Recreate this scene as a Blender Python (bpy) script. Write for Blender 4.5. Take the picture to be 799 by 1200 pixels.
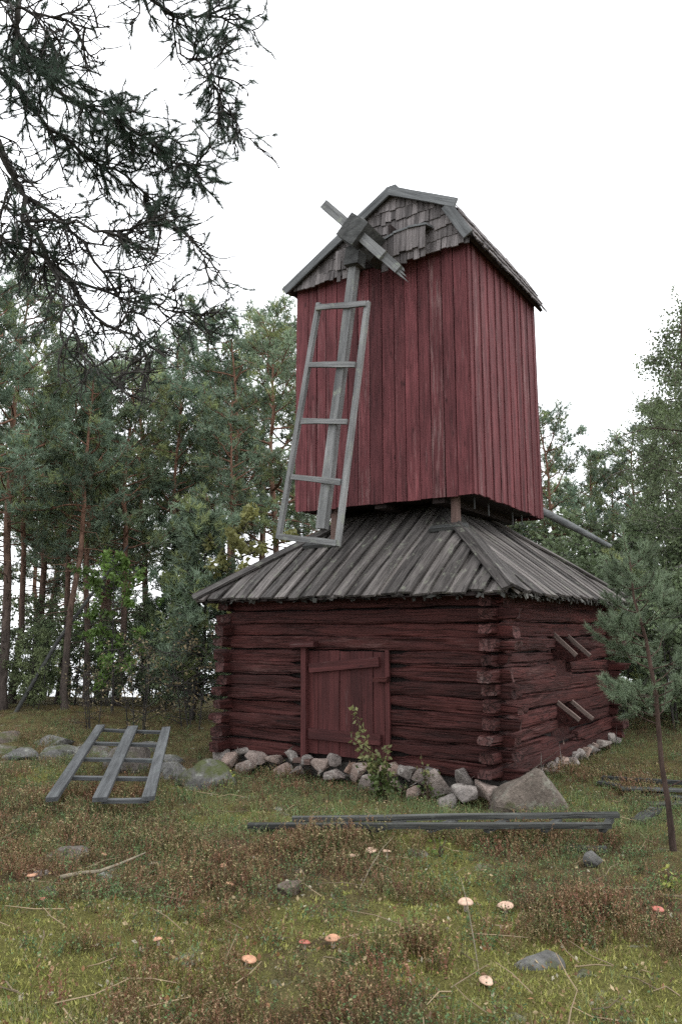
import bpy, math, random
import numpy as np
from mathutils import Matrix, Vector

for o in list(bpy.data.objects):
    bpy.data.objects.remove(o, do_unlink=True)
scene = bpy.context.scene
col = scene.collection
RAD = math.radians

# ------------------------------------------------------------------ camera, sky, sun, exposure
cam_data = bpy.data.cameras.new('camera')
cam = bpy.data.objects.new('camera', cam_data)
col.objects.link(cam)
cam.location = (0, 0, 1.75)
cam.rotation_euler = (RAD(90 + 9.824), 0, 0)
cam_data.sensor_fit = 'HORIZONTAL'
cam_data.sensor_width = 36
cam_data.lens = 36 * 924 / 799
cam_data.shift_y = -20 / 799
cam_data.clip_start = 0.05
cam_data.clip_end = 20000
scene.camera = cam

SUN_EL, SUN_AZ = RAD(60), RAD(110)          # compass azimuth from +Y towards +X: behind the camera, to the right
world = bpy.data.worlds.new('World')
scene.world = world
world.use_nodes = True
wn, wl = world.node_tree.nodes, world.node_tree.links
wn.clear()
sky = wn.new('ShaderNodeTexSky')
sky.sky_type = 'NISHITA'
sky.sun_disc = False
sky.sun_elevation = SUN_EL
sky.sun_rotation = SUN_AZ
mixw = wn.new('ShaderNodeMix')               # an even layer of overcast over the clear sky
mixw.data_type = 'RGBA'
mixw.inputs['Factor'].default_value = 0.94
wl.new(sky.outputs['Color'], mixw.inputs['A'])
mixw.inputs['B'].default_value = (10.7, 10.9, 11.2, 1)
bg = wn.new('ShaderNodeBackground')
bg.inputs['Strength'].default_value = 0.10
wl.new(mixw.outputs['Result'], bg.inputs['Color'])
wo = wn.new('ShaderNodeOutputWorld')
wl.new(bg.outputs['Background'], wo.inputs['Surface'])

sun_d = bpy.data.lights.new('sun', 'SUN')
sun_d.energy = 0.7
sun_d.angle = RAD(25)
sun_d.color = (1.0, 0.97, 0.93)
sun = bpy.data.objects.new('sun', sun_d)
col.objects.link(sun)
sd = Vector((math.sin(SUN_AZ) * math.cos(SUN_EL), math.cos(SUN_AZ) * math.cos(SUN_EL), math.sin(SUN_EL)))
sun.rotation_euler = sd.to_track_quat('Z', 'Y').to_euler()
sun.location = sd * 60

scene.view_settings.view_transform = 'Standard'
scene.view_settings.look = 'None'
scene.view_settings.exposure = 1.05
scene.view_settings.gamma = 1.0
scene.render.engine = 'CYCLES'
cy = scene.cycles
cy.use_denoising = False
cy.use_adaptive_sampling = True
cy.adaptive_threshold = 0.008
cy.max_bounces = 5
cy.diffuse_bounces = 3
cy.glossy_bounces = 2
cy.transmission_bounces = 3
cy.transparent_max_bounces = 4

# ------------------------------------------------------------------ helpers
rng = np.random.default_rng(7)
random.seed(7)

def V3(*a):
    return np.array(a, float)

def nrm(a):
    a = np.asarray(a, float)
    return a / (np.linalg.norm(a, axis=-1, keepdims=True) + 1e-12)

_tab = np.random.default_rng(3).random((256, 256)) * 2 - 1
def vnoise(x, y, s=1.0, off=0):
    x = np.asarray(x, float) * s + off * 17.3 + 500
    y = np.asarray(y, float) * s + off * 9.1 + 500
    xi, yi = np.floor(x).astype(int), np.floor(y).astype(int)
    fx, fy = x - xi, y - yi
    fx, fy = fx * fx * (3 - 2 * fx), fy * fy * (3 - 2 * fy)
    g = lambda i, j: _tab[i & 255, j & 255]
    return (g(xi, yi) * (1 - fx) + g(xi + 1, yi) * fx) * (1 - fy) + (g(xi, yi + 1) * (1 - fx) + g(xi + 1, yi + 1) * fx) * fy

def sstep(a, b, t):
    t = np.clip((t - a) / (b - a), 0, 1)
    return t * t * (3 - 2 * t)

def ground_z(x, y):
    x, y = np.asarray(x, float), np.asarray(y, float)
    z = 0.10 * vnoise(x, y, 0.22, 1) + 0.05 * vnoise(x, y, 0.7, 2) + 0.03 * vnoise(x, y, 1.9, 3)
    z = z * sstep(1.0, 4.0, np.hypot(x, y) + 1.5)
    d = np.hypot(x - 1.27, y - 12.14)
    z = z * (0.35 + 0.65 * sstep(2.6, 4.5, d))
    fo = -((x - 1.271) * 0.5721 + (y - 12.143) * 0.8202) - 2.07     # metres out from the front wall
    fa = (x - 1.271) * 0.8202 - (y - 12.143) * 0.5721
    z = z - 0.13 * np.exp(-((fo - 0.35) / 0.75) ** 2) * sstep(3.2, 2.2, np.abs(fa + 0.1))
    z = z + 0.35 * sstep(3.5, 7.5, x) * sstep(8, 14, y)
    z = z - 6.5 * sstep(21, 42, y + 0.10 * x + 1.5 * vnoise(x, y, 0.12, 5)) - 6.5 * sstep(16, 40, -x - 0.1 * y) * 0.9
    return z

def frame(o, xd, zd):
    xd = nrm(xd); zd = np.asarray(zd, float)
    zd = nrm(zd - xd * float(np.dot(zd, xd)))
    yd = np.cross(zd, xd)
    m = Matrix.Identity(4)
    for i in range(3):
        m[i][0], m[i][1], m[i][2], m[i][3] = float(xd[i]), float(yd[i]), float(zd[i]), float(o[i])
    return m

def mesh_np(name, V, F3=None, F4=None, C=None, smooth=False):
    me = bpy.data.meshes.new(name)
    V = np.ascontiguousarray(V, np.float32)
    me.vertices.add(len(V))
    me.vertices.foreach_set('co', V.ravel())
    F3 = np.zeros((0, 3), np.int32) if F3 is None or len(F3) == 0 else np.asarray(F3, np.int32)
    F4 = np.zeros((0, 4), np.int32) if F4 is None or len(F4) == 0 else np.asarray(F4, np.int32)
    nl = F3.size + F4.size
    me.loops.add(nl)
    me.loops.foreach_set('vertex_index', np.concatenate([F3.ravel(), F4.ravel()]).astype(np.int32))
    n = len(F3) + len(F4)
    me.polygons.add(n)
    st = np.concatenate([np.arange(len(F3)) * 3, F3.size + np.arange(len(F4)) * 4]).astype(np.int32)
    me.polygons.foreach_set('loop_start', st)
    me.polygons.foreach_set('use_smooth', np.full(n, bool(smooth)))
    if C is not None:
        at = me.color_attributes.new('Col', 'FLOAT_COLOR', 'POINT')
        C4 = np.ones((len(V), 4), np.float32)
        C4[:, :3] = C
        at.data.foreach_set('color', C4.ravel())
    me.update(calc_edges=True)
    me.validate()
    return me

class MB:
    def __init__(s):
        s.v, s.f3, s.f4, s.c, s.n = [], [], [], [], 0
    def add(s, V, F, c=None):
        V = np.asarray(V, float).reshape(-1, 3)
        F = np.asarray(F, int)
        (s.f3 if F.shape[1] == 3 else s.f4).append(F + s.n)
        s.v.append(V)
        if c is None:
            c = (1, 1, 1)
        c = np.asarray(c, float)
        s.c.append(np.broadcast_to(c, (len(V), 3)))
        s.n += len(V)
    def mesh(s, name, smooth=False):
        cat = lambda l, k: np.concatenate(l) if l else np.zeros((0, k), int)
        return mesh_np(name, np.concatenate(s.v), cat(s.f3, 3), cat(s.f4, 4), np.concatenate(s.c), smooth)
    def box(s, M, lo, hi, c=None):
        x0, y0, z0 = lo; x1, y1, z1 = hi
        P = np.array([(x0,y0,z0),(x1,y0,z0),(x1,y1,z0),(x0,y1,z0),(x0,y0,z1),(x1,y0,z1),(x1,y1,z1),(x0,y1,z1)])
        if M is not None:
            A = np.array(M)
            P = P @ A[:3, :3].T + A[:3, 3]
        s.add(P, [(0,3,2,1),(4,5,6,7),(0,1,5,4),(1,2,6,5),(2,3,7,6),(3,0,4,7)], c)
    def tube(s, pts, rad, sides=5, c=None, cap=True):
        pts = np.asarray(pts, float); n = len(pts)
        rad = np.broadcast_to(np.asarray(rad, float), (n,))
        t = nrm(np.gradient(pts, axis=0))
        ref = V3(0, 0, 1) if abs(t[0][2]) < 0.9 else V3(1, 0, 0)
        a = nrm(np.cross(t, ref)); b = np.cross(t, a)
        th = np.arange(sides) / sides * 2 * math.pi
        ring = pts[:, None] + rad[:, None, None] * (a[:, None] * np.cos(th)[None, :, None] + b[:, None] * np.sin(th)[None, :, None])
        V = ring.reshape(-1, 3)
        i = np.arange(n - 1)[:, None] * sides; j = np.arange(sides)[None]; k = (j + 1) % sides
        F = np.stack([i + j, i + k, i + sides + k, i + sides + j], -1).reshape(-1, 4)
        s.add(V, F, c)
        if cap:
            e = np.concatenate([V[-sides:], pts[-1:]])
            s.add(e, [(q, (q + 1) % sides, sides) for q in range(sides)], c)

def link(name, me, mat=None, parent=None, M=None):
    o = bpy.data.objects.new(name, me)
    col.objects.link(o)
    if mat is not None and me is not None:
        if len(me.materials) == 0:
            me.materials.append(mat)
    if M is not None:
        o.matrix_basis = M
    if parent is not None:
        o.parent = parent
    return o

def tag(o, label=None, cat=None, group=None, kind=None):
    if label: o['label'] = label
    if cat: o['category'] = cat
    if group: o['group'] = group
    if kind: o['kind'] = kind
    return o

def thing(name, loc, label, cat, group=None, rz=0.0, sc=1.0):
    o = bpy.data.objects.new(name, None)
    o.empty_display_size = 0.2
    col.objects.link(o)
    o.location = loc; o.rotation_euler = (0, 0, rz); o.scale = (sc, sc, sc)
    return tag(o, label, cat, group)

def wpart(name, me, mat, root, M=None):
    """a part whose mesh (or matrix) is given in world coordinates, under a root that is only translated"""
    o = link(name, me, mat, root, M)
    o.matrix_parent_inverse = Matrix.Translation(-Vector(root.location))
    return o

# ------------------------------------------------------------------ materials
def new_mat(name):
    m = bpy.data.materials.new(name)
    m.use_nodes = True
    nt = m.node_tree
    b = nt.nodes['Principled BSDF']
    return m, nt.nodes, nt.links, b

def ramp(N, stops, interp='LINEAR'):
    r = N.new('ShaderNodeValToRGB')
    r.color_ramp.interpolation = interp
    e = r.color_ramp.elements
    while len(e) < len(stops):
        e.new(0.5)
    for q, (p, c) in zip(e, stops):
        q.position = p
        q.color = (c, c, c, 1) if isinstance(c, (int, float)) else (*c, 1)
    return r

def mixc(N, L, fac, a, b, mode='MIX'):
    m = N.new('ShaderNodeMix'); m.data_type = 'RGBA'; m.blend_type = mode
    for key, v in (('Factor', fac), ('A', a), ('B', b)):
        if hasattr(v, 'links') or hasattr(v, 'is_linked'):
            L.new(v, m.inputs[key])
        elif key == 'Factor':
            m.inputs[key].default_value = v
        else:
            m.inputs[key].default_value = (*v, 1)
    return m.outputs['Result']

def noise(N, L, vec, scale, detail=4, rough=0.55):
    n = N.new('ShaderNodeTexNoise')
    n.inputs['Scale'].default_value = scale
    n.inputs['Detail'].default_value = detail
    n.inputs['Roughness'].default_value = rough
    L.new(vec, n.inputs['Vector'])
    return n.outputs['Fac']

def mapping(N, L, vec, scale):
    m = N.new('ShaderNodeMapping')
    m.inputs['Scale'].default_value = scale
    L.new(vec, m.inputs['Vector'])
    return m.outputs['Vector']

def obj_vec(N, L):
    """object coordinates shifted by a per-object amount, so alike pieces do not repeat"""
    tc = N.new('ShaderNodeTexCoord'); oi = N.new('ShaderNodeObjectInfo')
    mul = N.new('ShaderNodeMath'); mul.operation = 'MULTIPLY'; mul.inputs[1].default_value = 57.0
    L.new(oi.outputs['Random'], mul.inputs[0])
    add = N.new('ShaderNodeVectorMath'); add.operation = 'ADD'
    L.new(tc.outputs['Object'], add.inputs[0]); L.new(mul.outputs[0], add.inputs[1])
    return add.outputs['Vector'], oi.outputs['Random']

def bump(N, L, b, h, strength, dist):
    bp = N.new('ShaderNodeBump')
    bp.inputs['Strength'].default_value = strength
    bp.inputs['Distance'].default_value = dist
    L.new(h, bp.inputs['Height'])
    L.new(bp.outputs['Normal'], b.inputs['Normal'])

def wood(name, dark, light, wear=None, wear_lo=0.62, wear_hi=0.75, grain=14, vary=0.5, rough=0.8, bs=0.5, bd=0.01, lichen=None, crack=0.0):
    """timber whose grain runs along the piece's own X"""
    m, N, L, b = new_mat(name)
    v, rnd = obj_vec(N, L)
    g1 = noise(N, L, mapping(N, L, v, (0.9, grain, grain)), 1.0, 5, 0.6)
    g2 = noise(N, L, mapping(N, L, v, (3, grain * 6, grain * 6)), 1.0, 3, 0.6)
    blot = noise(N, L, mapping(N, L, v, (1.2, 2.5, 2.5)), 1.0, 4)
    r1 = ramp(N, [(0.3, 0.0), (0.72, 1.0)])
    L.new(g1, r1.inputs[0])
    c = mixc(N, L, r1.outputs[0], dark, light)
    r2 = ramp(N, [(0.35, 0.68), (0.65, 1.12)])
    L.new(g2, r2.inputs[0])
    c = mixc(N, L, 1.0, c, r2.outputs[0], 'MULTIPLY')
    rb = ramp(N, [(0.3, 0.75), (0.7, 1.15)])
    L.new(blot, rb.inputs[0])
    c = mixc(N, L, 1.0, c, rb.outputs[0], 'MULTIPLY')
    rv = ramp(N, [(0.0, 1 - vary * 0.55), (0.5, 1.0), (1.0, 1 + vary * 0.5)])
    L.new(rnd, rv.inputs[0])
    c = mixc(N, L, 1.0, c, rv.outputs[0], 'MULTIPLY')
    if wear:
        w = noise(N, L, mapping(N, L, v, (1.6, grain * 1.7, grain * 1.7)), 1.0, 8, 0.7)
        wa = N.new('ShaderNodeMath'); wa.operation = 'MULTIPLY_ADD'; wa.inputs[1].default_value = 0.16
        fr = N.new('ShaderNodeMath'); fr.operation = 'MULTIPLY'; fr.inputs[1].default_value = 37.0
        fc = N.new('ShaderNodeMath'); fc.operation = 'FRACT'
        L.new(rnd, fr.inputs[0]); L.new(fr.outputs[0], fc.inputs[0]); L.new(fc.outputs[0], wa.inputs[0]); L.new(w, wa.inputs[2])
        rw = ramp(N, [(wear_lo + 0.08, 0.0), (wear_hi + 0.08, 1.0)])
        L.new(wa.outputs[0], rw.inputs[0])
        c = mixc(N, L, rw.outputs[0], c, wear)
        vo = N.new('ShaderNodeTexVoronoi'); vo.inputs['Scale'].default_value = 1.0
        L.new(mapping(N, L, v, (2.2, 6.5, 6.5)), vo.inputs['Vector'])
        rk = ramp(N, [(0.05, 0.45), (0.13, 1.0)])            # knots
        L.new(vo.outputs['Distance'], rk.inputs[0])
        c = mixc(N, L, 1.0, c, rk.outputs[0], 'MULTIPLY')
    gc = noise(N, L, mapping(N, L, v, (0.55, grain * 1.3, grain * 1.3)), 1.0, 3, 0.5)
    rc = ramp(N, [(0.470, 1.0), (0.495, 1 - crack), (0.505, 1 - crack), (0.530, 1.0)])
    L.new(gc, rc.inputs[0])
    if crack:                                  # open drying fissures along the grain
        c = mixc(N, L, 1.0, c, rc.outputs[0], 'MULTIPLY')
    if lichen:
        w = noise(N, L, mapping(N, L, v, (5, 7, 7)), 1.0, 7, 0.7)
        rw = ramp(N, [(0.57, 0.0), (0.66, 0.7)])
        L.new(w, rw.inputs[0])
        c = mixc(N, L, rw.outputs[0], c, lichen)
    L.new(c, b.inputs['Base Color'])
    b.inputs['Roughness'].default_value = rough
    b.inputs['Specular IOR Level'].default_value = 0.25
    h = N.new('ShaderNodeMath'); h.operation = 'ADD'
    L.new(g1, h.inputs[0]); L.new(g2, h.inputs[1])
    h2 = N.new('ShaderNodeMath'); h2.operation = 'MULTIPLY_ADD'; h2.inputs[1].default_value = 1.5 if crack else 0.0
    L.new(rc.outputs[0], h2.inputs[0]); L.new(h.outputs[0], h2.inputs[2])
    bump(N, L, b, h2.outputs[0], bs, bd)
    return m

M_roofboard = wood('weathered_roof_board', (0.040, 0.034, 0.031), (0.185, 0.168, 0.158), grain=11, vary=1.05, crack=0.6, lichen=(0.16, 0.17, 0.13))
M_sail = wood('weathered_sail_timber', (0.12, 0.122, 0.122), (0.27, 0.272, 0.268), grain=16, vary=0.35, lichen=(0.25, 0.27, 0.22))
M_darkgrey = wood('old_grey_timber', (0.030, 0.031, 0.030), (0.100, 0.102, 0.099), grain=12, vary=0.4, lichen=(0.13, 0.14, 0.11))
M_redboard = wood('red_ochre_board', (0.100, 0.029, 0.032), (0.190, 0.058, 0.063), wear=(0.25, 0.155, 0.15), wear_lo=0.57, wear_hi=0.78, grain=13, vary=0.5, crack=0.35, bs=0.35)
M_redlog = wood('red_ochre_log', (0.034, 0.0094, 0.0080), (0.072, 0.0195, 0.0168), wear=(0.11, 0.056, 0.050), wear_lo=0.60, wear_hi=0.80, grain=9, vary=0.45, bs=0.8, bd=0.02, crack=0.40)  # old dark paint, lowered further to stand in for shade of surrounding trees
M_logend = wood('log_end_grain', (0.05, 0.018, 0.016), (0.12, 0.052, 0.047), wear=(0.16, 0.11, 0.10), wear_lo=0.55, wear_hi=0.75, grain=9, vary=0.6, bs=1.0, bd=0.03, crack=0.5)
M_reddoor = wood('red_ochre_door', (0.046, 0.0135, 0.013), (0.092, 0.026, 0.025), wear=(0.15, 0.10, 0.095), wear_lo=0.62, wear_hi=0.8, grain=13, vary=0.4)
M_shingle = wood('aspen_shingle', (0.075, 0.066, 0.064), (0.25, 0.225, 0.22), grain=22, vary=0.8, bs=0.6)
M_barge = wood('grey_barge_board', (0.10, 0.105, 0.108), (0.22, 0.228, 0.23), grain=12, vary=0.3)
M_wet = wood('damp_grey_timber', (0.028, 0.029, 0.027), (0.095, 0.097, 0.090), grain=12, vary=0.5, lichen=(0.12, 0.13, 0.11), crack=0.5)
M_brown = wood('brown_post', (0.09, 0.055, 0.047), (0.19, 0.125, 0.105), grain=9, vary=0.4)
M_slat = wood('worn_slat', (0.13, 0.092, 0.080), (0.26, 0.20, 0.175), grain=14, vary=0.3)
M_dark = wood('dark_inner_timber', (0.018, 0.012, 0.011), (0.04, 0.028, 0.025), grain=9, vary=0.3)
M_stick = wood('peeled_stick', (0.10, 0.085, 0.06), (0.27, 0.23, 0.165), grain=20, vary=0.3)

def stone_mat(name, a, bcol, lich, moss=0.0):
    m, N, L, b = new_mat(name)
    v, rnd = obj_vec(N, L)
    n1 = noise(N, L, v, 3.0, 6, 0.6)
    n2 = noise(N, L, v, 26.0, 5, 0.65)
    r1 = ramp(N, [(0.35, 0.0), (0.65, 1.0)]); L.new(n1, r1.inputs[0])
    c = mixc(N, L, r1.outputs[0], a, bcol)
    r2 = ramp(N, [(0.3, 0.6), (0.7, 1.25)]); L.new(n2, r2.inputs[0])
    c = mixc(N, L, 1.0, c, r2.outputs[0], 'MULTIPLY')
    tint = ramp(N, [(0.0, (0.85, 0.84, 0.82)), (0.4, (1, 1, 1)), (0.55, (1.12, 0.92, 0.82)), (0.75, (0.9, 0.9, 0.88)), (0.9, (1.1, 0.82, 0.68)), (1.0, (0.85, 0.83, 0.80))])
    L.new(rnd, tint.inputs[0])
    c = mixc(N, L, 1.0, c, tint.outputs[0], 'MULTIPLY')
    n3 = noise(N, L, v, 7.0, 8, 0.75)
    r3 = ramp(N, [(0.54, 0.0), (0.62, 0.85)]); L.new(n3, r3.inputs[0])
    c = mixc(N, L, r3.outputs[0], c, lich)
    if moss:
        n4 = noise(N, L, v, 2.4, 7, 0.7)
        r4 = ramp(N, [(1 - moss - 0.1, 0.0), (1 - moss + 0.02, 0.9)]); L.new(n4, r4.inputs[0])
        c = mixc(N, L, r4.outputs[0], c, (0.055, 0.065, 0.02))
    L.new(c, b.inputs['Base Color'])
    b.inputs['Roughness'].default_value = 0.9
    b.inputs['Specular IOR Level'].default_value = 0.2
    h = N.new('ShaderNodeMath'); h.operation = 'ADD'
    L.new(n2, h.inputs[0]); L.new(n3, h.inputs[1])
    bump(N, L, b, h.outputs[0], 0.7, 0.03)
    return m
M_stone = stone_mat('foundation_stone', (0.17, 0.152, 0.142), (0.31, 0.275, 0.255), (0.37, 0.345, 0.31))
M_boulder = stone_mat('granite_boulder', (0.075, 0.07, 0.062), (0.15, 0.14, 0.125), (0.20, 0.195, 0.16), 0.30)
M_lichenrock = stone_mat('lichen_rock', (0.082, 0.080, 0.076), (0.150, 0.148, 0.142), (0.25, 0.255, 0.225), 0.40)

def foliage(name, rough=0.55, trans=0.25):
    m, N, L, b = new_mat(name)
    at = N.new('ShaderNodeAttribute'); at.attribute_name = 'Col'
    oi = N.new('ShaderNodeObjectInfo')
    rv = ramp(N, [(0.0, (0.80, 0.84, 0.80)), (0.5, (1, 1, 1)), (1.0, (1.22, 1.15, 1.02))])
    L.new(oi.outputs['Random'], rv.inputs[0])
    c = mixc(N, L, 1.0, at.outputs['Color'], rv.outputs[0], 'MULTIPLY')
    L.new(c, b.inputs['Base Color'])
    b.inputs['Roughness'].default_value = rough
    b.inputs['Specular IOR Level'].default_value = 0.3
    if trans:
        t = N.new('ShaderNodeBsdfTranslucent')
        L.new(c, t.inputs['Color'])
        mx = N.new('ShaderNodeMixShader'); mx.inputs[0].default_value = trans
        L.new(b.outputs[0], mx.inputs[1]); L.new(t.outputs[0], mx.inputs[2])
        L.new(mx.outputs[0], N['Material Output'].inputs['Surface'])
    return m
M_needle = foliage('pine_needles', 0.5, 0.38)
M_leaf = foliage('leaves', 0.5, 0.35)
M_herb = foliage('ground_plants', 0.65, 0.25)

def bark_mat(name, low, high, z0, z1):
    m, N, L, b = new_mat(name)
    tc = N.new('ShaderNodeTexCoord')
    v = tc.outputs['Object']
    n1 = noise(N, L, mapping(N, L, v, (14, 14, 4)), 1.0, 6, 0.65)
    sep = N.new('ShaderNodeSeparateXYZ'); L.new(v, sep.inputs[0])
    mr = N.new('ShaderNodeMapRange'); mr.inputs[1].default_value = z0; mr.inputs[2].default_value = z1
    L.new(sep.outputs['Z'], mr.inputs[0])
    c = mixc(N, L, mr.outputs[0], low, high)
    r = ramp(N, [(0.35, 0.45), (0.65, 1.25)]); L.new(n1, r.inputs[0])
    c = mixc(N, L, 1.0, c, r.outputs[0], 'MULTIPLY')
    L.new(c, b.inputs['Base Color'])
    b.inputs['Roughness'].default_value = 0.9
    b.inputs['Specular IOR Level'].default_value = 0.15
    bump(N, L, b, n1, 0.8, 0.03)
    return m
M_pinebark = bark_mat('scots_pine_bark', (0.085, 0.068, 0.060), (0.20, 0.110, 0.076), 1.5, 5.5)
M_greybark = bark_mat('grey_bark', (0.05, 0.045, 0.042), (0.065, 0.06, 0.055), 0, 5)
M_birchbark = bark_mat('birch_bark', (0.30, 0.29, 0.27), (0.12, 0.09, 0.08), 2.0, 6.0)
M_twigbark = bark_mat('brown_twig_bark', (0.10, 0.07, 0.05), (0.12, 0.085, 0.06), 0, 3)

# ground: moss, litter, lichen
def ground_mat():
    m, N, L, b = new_mat('mossy_heath_ground')
    tc = N.new('ShaderNodeTexCoord'); v = tc.outputs['Object']
    n1 = noise(N, L, v, 0.9, 6, 0.6); n2 = noise(N, L, v, 5.0, 6, 0.7); n3 = noise(N, L, v, 60.0, 4, 0.7); n4 = noise(N, L, v, 2.2, 7, 0.7)
    r1 = ramp(N, [(0.36, (0.085, 0.058, 0.036)), (0.46, (0.112, 0.086, 0.042)), (0.56, (0.125, 0.112, 0.046)), (0.68, (0.175, 0.165, 0.055))])
    s = N.new('ShaderNodeMath'); s.operation = 'MULTIPLY_ADD'; s.inputs[1].default_value = 0.5
    L.new(n2, s.inputs[0])
    hm = N.new('ShaderNodeMath'); hm.operation = 'MULTIPLY'; hm.inputs[1].default_value = 0.5; L.new(n1, hm.inputs[0])
    L.new(hm.outputs[0], s.inputs[2])
    L.new(s.outputs[0], r1.inputs[0])
    c = r1.outputs[0]
    at = N.new('ShaderNodeAttribute'); at.attribute_name = 'Col'      # where moss and heather grow
    sp = N.new('ShaderNodeSeparateColor'); L.new(at.outputs['Color'], sp.inputs[0])
    rh = ramp(N, [(0.45, 0.0), (0.95, 0.6)]); L.new(sp.outputs[1], rh.inputs[0])
    c = mixc(N, L, rh.outputs[0], c, (0.088, 0.062, 0.040))
    ms = N.new('ShaderNodeMath'); ms.operation = 'MULTIPLY_ADD'; ms.inputs[1].default_value = 0.9
    L.new(n2, ms.inputs[0]); L.new(sp.outputs[0], ms.inputs[2])
    rm = ramp(N, [(0.90, 0.0), (1.15, 0.65)]); L.new(ms.outputs[0], rm.inputs[0])
    c = mixc(N, L, rm.outputs[0], c, (0.150, 0.150, 0.040))
    r3 = ramp(N, [(0.3, 0.45), (0.7, 1.4)]); L.new(n3, r3.inputs[0])
    c = mixc(N, L, 1.0, c, r3.outputs[0], 'MULTIPLY')
    r4 = ramp(N, [(0.60, 0.0), (0.66, 0.8)]); L.new(n4, r4.inputs[0])
    c = mixc(N, L, r4.outputs[0], c, (0.25, 0.25, 0.20))
    L.new(c, b.inputs['Base Color'])
    b.inputs['Roughness'].default_value = 0.95
    b.inputs['Specular IOR Level'].default_value = 0.1
    h = N.new('ShaderNodeMath'); h.operation = 'ADD'; L.new(n2, h.inputs[0]); L.new(n3, h.inputs[1])
    bump(N, L, b, h.outputs[0], 1.0, 0.04)
    return m
M_ground = ground_mat()

m, N, L, b = new_mat('lake_water')
tc = N.new('ShaderNodeTexCoord')
b.inputs['Base Color'].default_value = (0.03, 0.045, 0.05, 1)
b.inputs['Roughness'].default_value = 0.12
bump(N, L, b, noise(N, L, mapping(N, L, tc.outputs['Object'], (0.5, 1.5, 1)), 1.0, 4), 0.25, 0.1)
M_water = m

def flat_mat(name, c, rough=0.6, var=0.25, scale=30):
    m, N, L, b = new_mat(name)
    v, rnd = obj_vec(N, L)
    r = ramp(N, [(0.3, 1 - var), (0.7, 1 + var)]); L.new(noise(N, L, v, scale, 4), r.inputs[0])
    L.new(mixc(N, L, 1.0, c, r.outputs[0], 'MULTIPLY'), b.inputs['Base Color'])
    b.inputs['Roughness'].default_value = rough
    return m
M_cap = flat_mat('pale_orange_mushroom_cap', (0.42, 0.22, 0.13), 0.6, 0.35)
M_cappink = flat_mat('pink_mushroom_cap', (0.48, 0.325, 0.235), 0.6, 0.35)
M_capred = flat_mat('red_mushroom_cap', (0.36, 0.11, 0.075), 0.5, 0.3)
M_stem = flat_mat('cream_mushroom_stem', (0.40, 0.34, 0.27), 0.8)
M_chink = flat_mat('dark_chinking', (0.016, 0.010, 0.009), 0.95)
M_rubble = flat_mat('rubble_core', (0.06, 0.055, 0.05), 0.95)

# ------------------------------------------------------------------ ground, lake
def axis(lo, fine0, fine1, hi, step):
    a = [fine0]
    s = step
    while a[-1] > lo:
        s *= 1.16; a.append(a[-1] - s)
    b_ = [fine1]
    s = step
    while b_[-1] < hi:
        s *= 1.16; b_.append(b_[-1] + s)
    return np.concatenate([a[::-1], np.arange(fine0 + step, fine1 - step / 2, step), b_])
gx, gy = axis(-150, -5.5, 6.0, 150, 0.06), axis(-150, 2.6, 12.5, 160, 0.06)
GX, GY = np.meshgrid(gx, gy, indexing='ij')
def moss_bumps(x, y):
    near = sstep(16, 10, np.hypot(x, y)) 
    return near * (0.022 * np.abs(vnoise(x, y, 3.6, 7)) + 0.014 * vnoise(x, y, 8.0, 8) + 0.008 * vnoise(x, y, 17.0, 9))
def blob(x, y, cx, cy_, sx, sy):
    return np.exp(-((x - cx) / sx) ** 2 - ((y - cy_) / sy) ** 2)
def f_heather(x, y):
    v = 0.56 + 0.75 * vnoise(x, y, 0.9, 11) + 0.75 * vnoise(x, y, 2.6, 12)
    v += 0.9 * blob(x, y, -3.2, 8.6, 1.7, 2.2) + 0.7 * blob(x, y, -0.3, 6.2, 0.9, 0.7) + 0.4 * blob(x, y, 1.5, 5.6, 1.0, 0.6)
    v -= 1.1 * blob(x, y, -1.5, 4.3, 1.3, 1.0) + 0.9 * blob(x, y, 1.3, 4.3, 0.9, 0.5) + 0.8 * blob(x, y, 0.4, 8.5, 2.6, 0.9) + 0.5 * blob(x, y, 3.0, 8.8, 1.2, 1.2)
    return np.clip(v, 0.02, 1)
def f_moss(x, y):
    v = 0.25 + 0.5 * vnoise(x, y, 1.1, 14) + 0.9 * blob(x, y, -1.6, 4.6, 1.1, 0.9) + 0.9 * blob(x, y, 1.3, 4.3, 1.0, 0.6) + 0.7 * blob(x, y, -2.5, 6.9, 0.4, 0.3)
    return np.clip(v, 0, 1)
def f_grass(x, y):
    v = 0.02 + 0.35 * vnoise(x, y, 0.8, 15) + 0.9 * blob(x, y, 0.4, 8.4, 2.8, 1.1) + 0.6 * blob(x, y, 3.2, 8.8, 1.5, 1.6) - 0.15 * blob(x, y, 0.0, 5.0, 4, 1.5)
    return np.clip(v, 0.03, 1)

GZ = ground_z(GX, GY) + moss_bumps(GX, GY)
near_ = sstep(16, 11, np.hypot(GX, GY))
GC = np.stack([f_moss(GX, GY) * near_, f_heather(GX, GY) * near_, GX * 0], -1).reshape(-1, 3)
nx, ny = GX.shape
idx = np.arange(nx * ny).reshape(nx, ny)
F4 = np.stack([idx[:-1, :-1], idx[1:, :-1], idx[1:, 1:], idx[:-1, 1:]], -1).reshape(-1, 4)
ground = link('ground', mesh_np('ground', np.stack([GX, GY, GZ], -1).reshape(-1, 3), None, F4, GC, True), M_ground)
tag(ground, 'mossy heath ground sloping down to the lake', 'ground', kind='structure')
def gz(x, y):
    return float(ground_z(x, y) + moss_bumps(x, y))

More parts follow.
